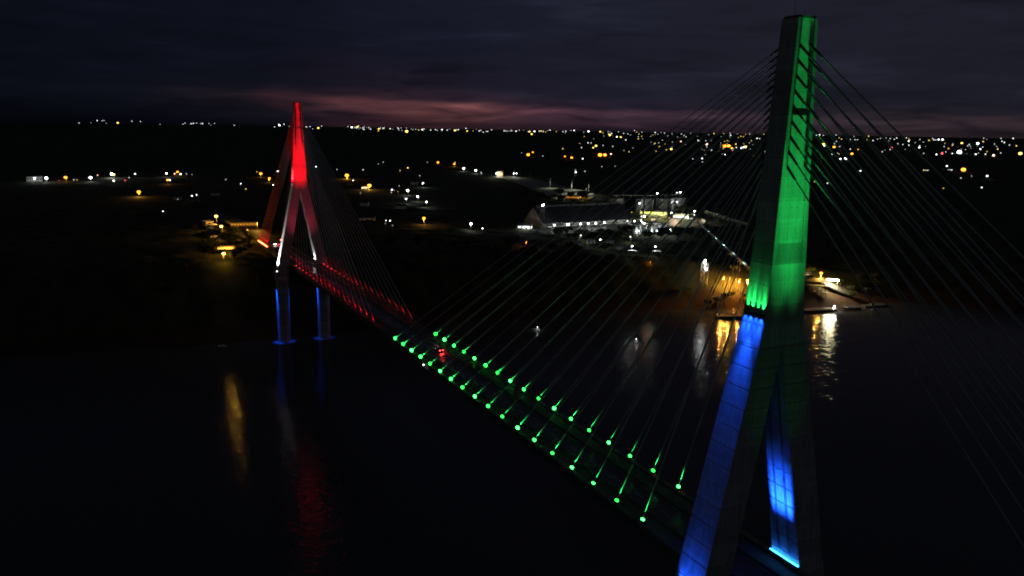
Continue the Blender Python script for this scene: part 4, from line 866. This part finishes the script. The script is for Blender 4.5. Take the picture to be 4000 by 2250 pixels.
# ------------------------------------------------------------------ world, fill light, camera
w = bpy.data.worlds.new('World'); sc.world = w; w.use_nodes = True; T = w.node_tree; N, Lk = T.nodes, T.links; N.clear()
out = N.new('ShaderNodeOutputWorld'); bg = N.new('ShaderNodeBackground'); Lk.new(bg.outputs[0], out.inputs[0])
tc = N.new('ShaderNodeTexCoord'); sp = N.new('ShaderNodeSeparateXYZ'); Lk.new(tc.outputs['Generated'], sp.inputs[0])
def mth(op, a, b=None, c=None, cl=False):
    x = N.new('ShaderNodeMath'); x.operation = op; x.use_clamp = cl
    for i, v in enumerate((a, b, c)):
        if v is None: continue
        if isinstance(v, (int, float)): x.inputs[i].default_value = v
        else: Lk.new(v, x.inputs[i])
    return x.outputs[0]
az = mth('MULTIPLY', mth('ARCTAN2', sp.outputs[1], sp.outputs[0]), 180/PI)          # degrees, 0 = along the bridge
el = mth('MULTIPLY', mth('ARCSINE', sp.outputs[2]), 180/PI)
cb = N.new('ShaderNodeCombineXYZ'); Lk.new(mth('MULTIPLY', az, 0.055), cb.inputs[0]); Lk.new(mth('MULTIPLY', el, 0.42), cb.inputs[1])
def noi(s, d, v=None, dist_=0.0):
    n = N.new('ShaderNodeTexNoise'); n.inputs['Scale'].default_value = s; n.inputs['Detail'].default_value = d; n.inputs['Distortion'].default_value = dist_; Lk.new((v or cb).outputs[0], n.inputs['Vector']); return n.outputs['Fac']
n1 = noi(1.0, 7, None, 0.4); n2 = noi(3.2, 6, None, 0.5)
def ramp(val, a, b, stops):
    m = N.new('ShaderNodeMapRange'); m.inputs['From Min'].default_value = a; m.inputs['From Max'].default_value = b; Lk.new(val, m.inputs['Value'])
    r = N.new('ShaderNodeValToRGB'); Lk.new(m.outputs['Result'], r.inputs['Fac']); e = r.color_ramp.elements
    r.color_ramp.interpolation = 'EASE'
    while len(e) > 1: e.remove(e[-1])
    e[0].position = (stops[0][0]-a)/(b-a); e[0].color = tuple(stops[0][1])+(1,)
    for p, c in stops[1:]:
        q = e.new((p-a)/(b-a)); q.color = tuple(c)+(1,)
    return r.outputs['Color']
def mulc(c1, c2):
    m = N.new('ShaderNodeMix'); m.data_type = 'RGBA'; m.blend_type = 'MULTIPLY'; m.inputs[0].default_value = 1; Lk.new(c1, m.inputs[6]); Lk.new(c2, m.inputs[7]); return m.outputs[2]
def addc(c1, c2):
    m = N.new('ShaderNodeMix'); m.data_type = 'RGBA'; m.blend_type = 'ADD'; m.inputs[0].default_value = 1; Lk.new(c1, m.inputs[6]); Lk.new(c2, m.inputs[7]); return m.outputs[2]
g3 = lambda v: (v, v, v)
azn = mth('ADD', az, mth('MULTIPLY', mth('SUBTRACT', n1, 0.5), 16.0))
base_az = ramp(azn, -180, 180, [(-180,(.010,.011,.018)), (-70,(.0125,.0125,.0215)), (-45,(.0128,.0132,.0225)), (-30,(.0112,.0120,.0222)), (-20,(.0085,.0090,.0190)), (-8,(.0046,.0056,.0115)), (6,(.0034,.0042,.0088)), (60,(.004,.005,.009)), (180,(.010,.011,.018))])
elv = ramp(el, -10, 90, [(-10,g3(0.5)), (0,g3(0.36)), (0.9,g3(0.66)), (2.2,g3(0.9)), (4.5,g3(0.92)), (7.5,g3(1.0)), (90,g3(0.9))])
cl_ = ramp(mth('ADD', mth('MULTIPLY', n1, 0.65), mth('MULTIPLY', n2, 0.35)), 0, 1, [(0.33,g3(0.62)), (0.5,g3(1.0)), (0.68,g3(1.55))])
sky = mulc(mulc(base_az, elv), cl_)
# reddish afterglow low over the horizon
elw = mth('ADD', el, mth('MULTIPLY', mth('SUBTRACT', n1, 0.5), 1.5))
elp = mth('ADD', elw, mth('MULTIPLY', mth('ADD', az, 12.0), -0.022))                # the band sinks to the right
band_v = ramp(elp, -2, 6, [(-2,g3(0.0)), (-0.2,g3(0.05)), (0.5,g3(0.26)), (1.25,g3(0.62)), (1.85,g3(1.1)), (2.35,g3(0.2)), (3.0,g3(0.04)), (5.5,g3(0.0))])
glow_az = ramp(azn, -90, 20, [(-90,(.010,.006,.006)), (-62,(.022,.0115,.0100)), (-50,(.020,.0105,.0110)), (-40,(.024,.0105,.0150)), (-33,(.032,.0125,.0180)), (-27,(.052,.017,.0220)), (-20.5,(.105,.034,.0285)), (-15,(.075,.023,.0210)), (-11.5,(.030,.010,.011)), (-9,(.006,.003,.003)), (0,(.001,.001,.001)), (20,(0,0,0))])
strk = ramp(n2, 0, 1, [(0.33,g3(0.4)), (0.5,g3(1.0)), (0.68,g3(1.8))])
fin = addc(sky, mulc(mulc(glow_az, band_v), strk))
Lk.new(fin, bg.inputs['Color']); bg.inputs['Strength'].default_value = 1.0

sd = bpy.data.lights.new('twilight_fill', 'SUN'); sd.energy = 0.027; sd.angle = R(25); sd.color = (0.7, 1.0, 0.92)  # dim fill added to lift cables and concrete; the sun is below the horizon
so = bpy.data.objects.new('twilight_fill', sd); COL.objects.link(so); so.location = (-300, 200, 400); so.rotation_euler = Vector((0.38, -0.6, -0.7)).to_track_quat('-Z', 'Y').to_euler()

cd = bpy.data.cameras.new('camera'); cd.sensor_width = 36; cd.lens = 27.8334; cd.clip_start = 1; cd.clip_end = 60000
co = bpy.data.objects.new('camera', cd); COL.objects.link(co)
rot = Matrix(((-0.44131376, 0.1832831, -0.87843581), (-0.8972018, -0.07216081, 0.43568538), (0.01646513, 0.98040814, 0.19628749)))

co.matrix_world = Matrix.Translation((-116.567, 117.400, 94.113)) @ rot.to_4x4()
sc.camera = co
sc.view_settings.view_transform = 'Standard'; sc.view_settings.look = 'None'; sc.view_settings.exposure = 0; sc.view_settings.gamma = 1
sc.cycles.sample_clamp_indirect = 4; sc.cycles.max_bounces = 5; sc.cycles.diffuse_bounces = 2; sc.cycles.glossy_bounces = 3
sc.cycles.use_light_tree = True; sc.cycles.filter_width = 1.9; sc.cycles.caustics_reflective = False; sc.cycles.caustics_refractive = False
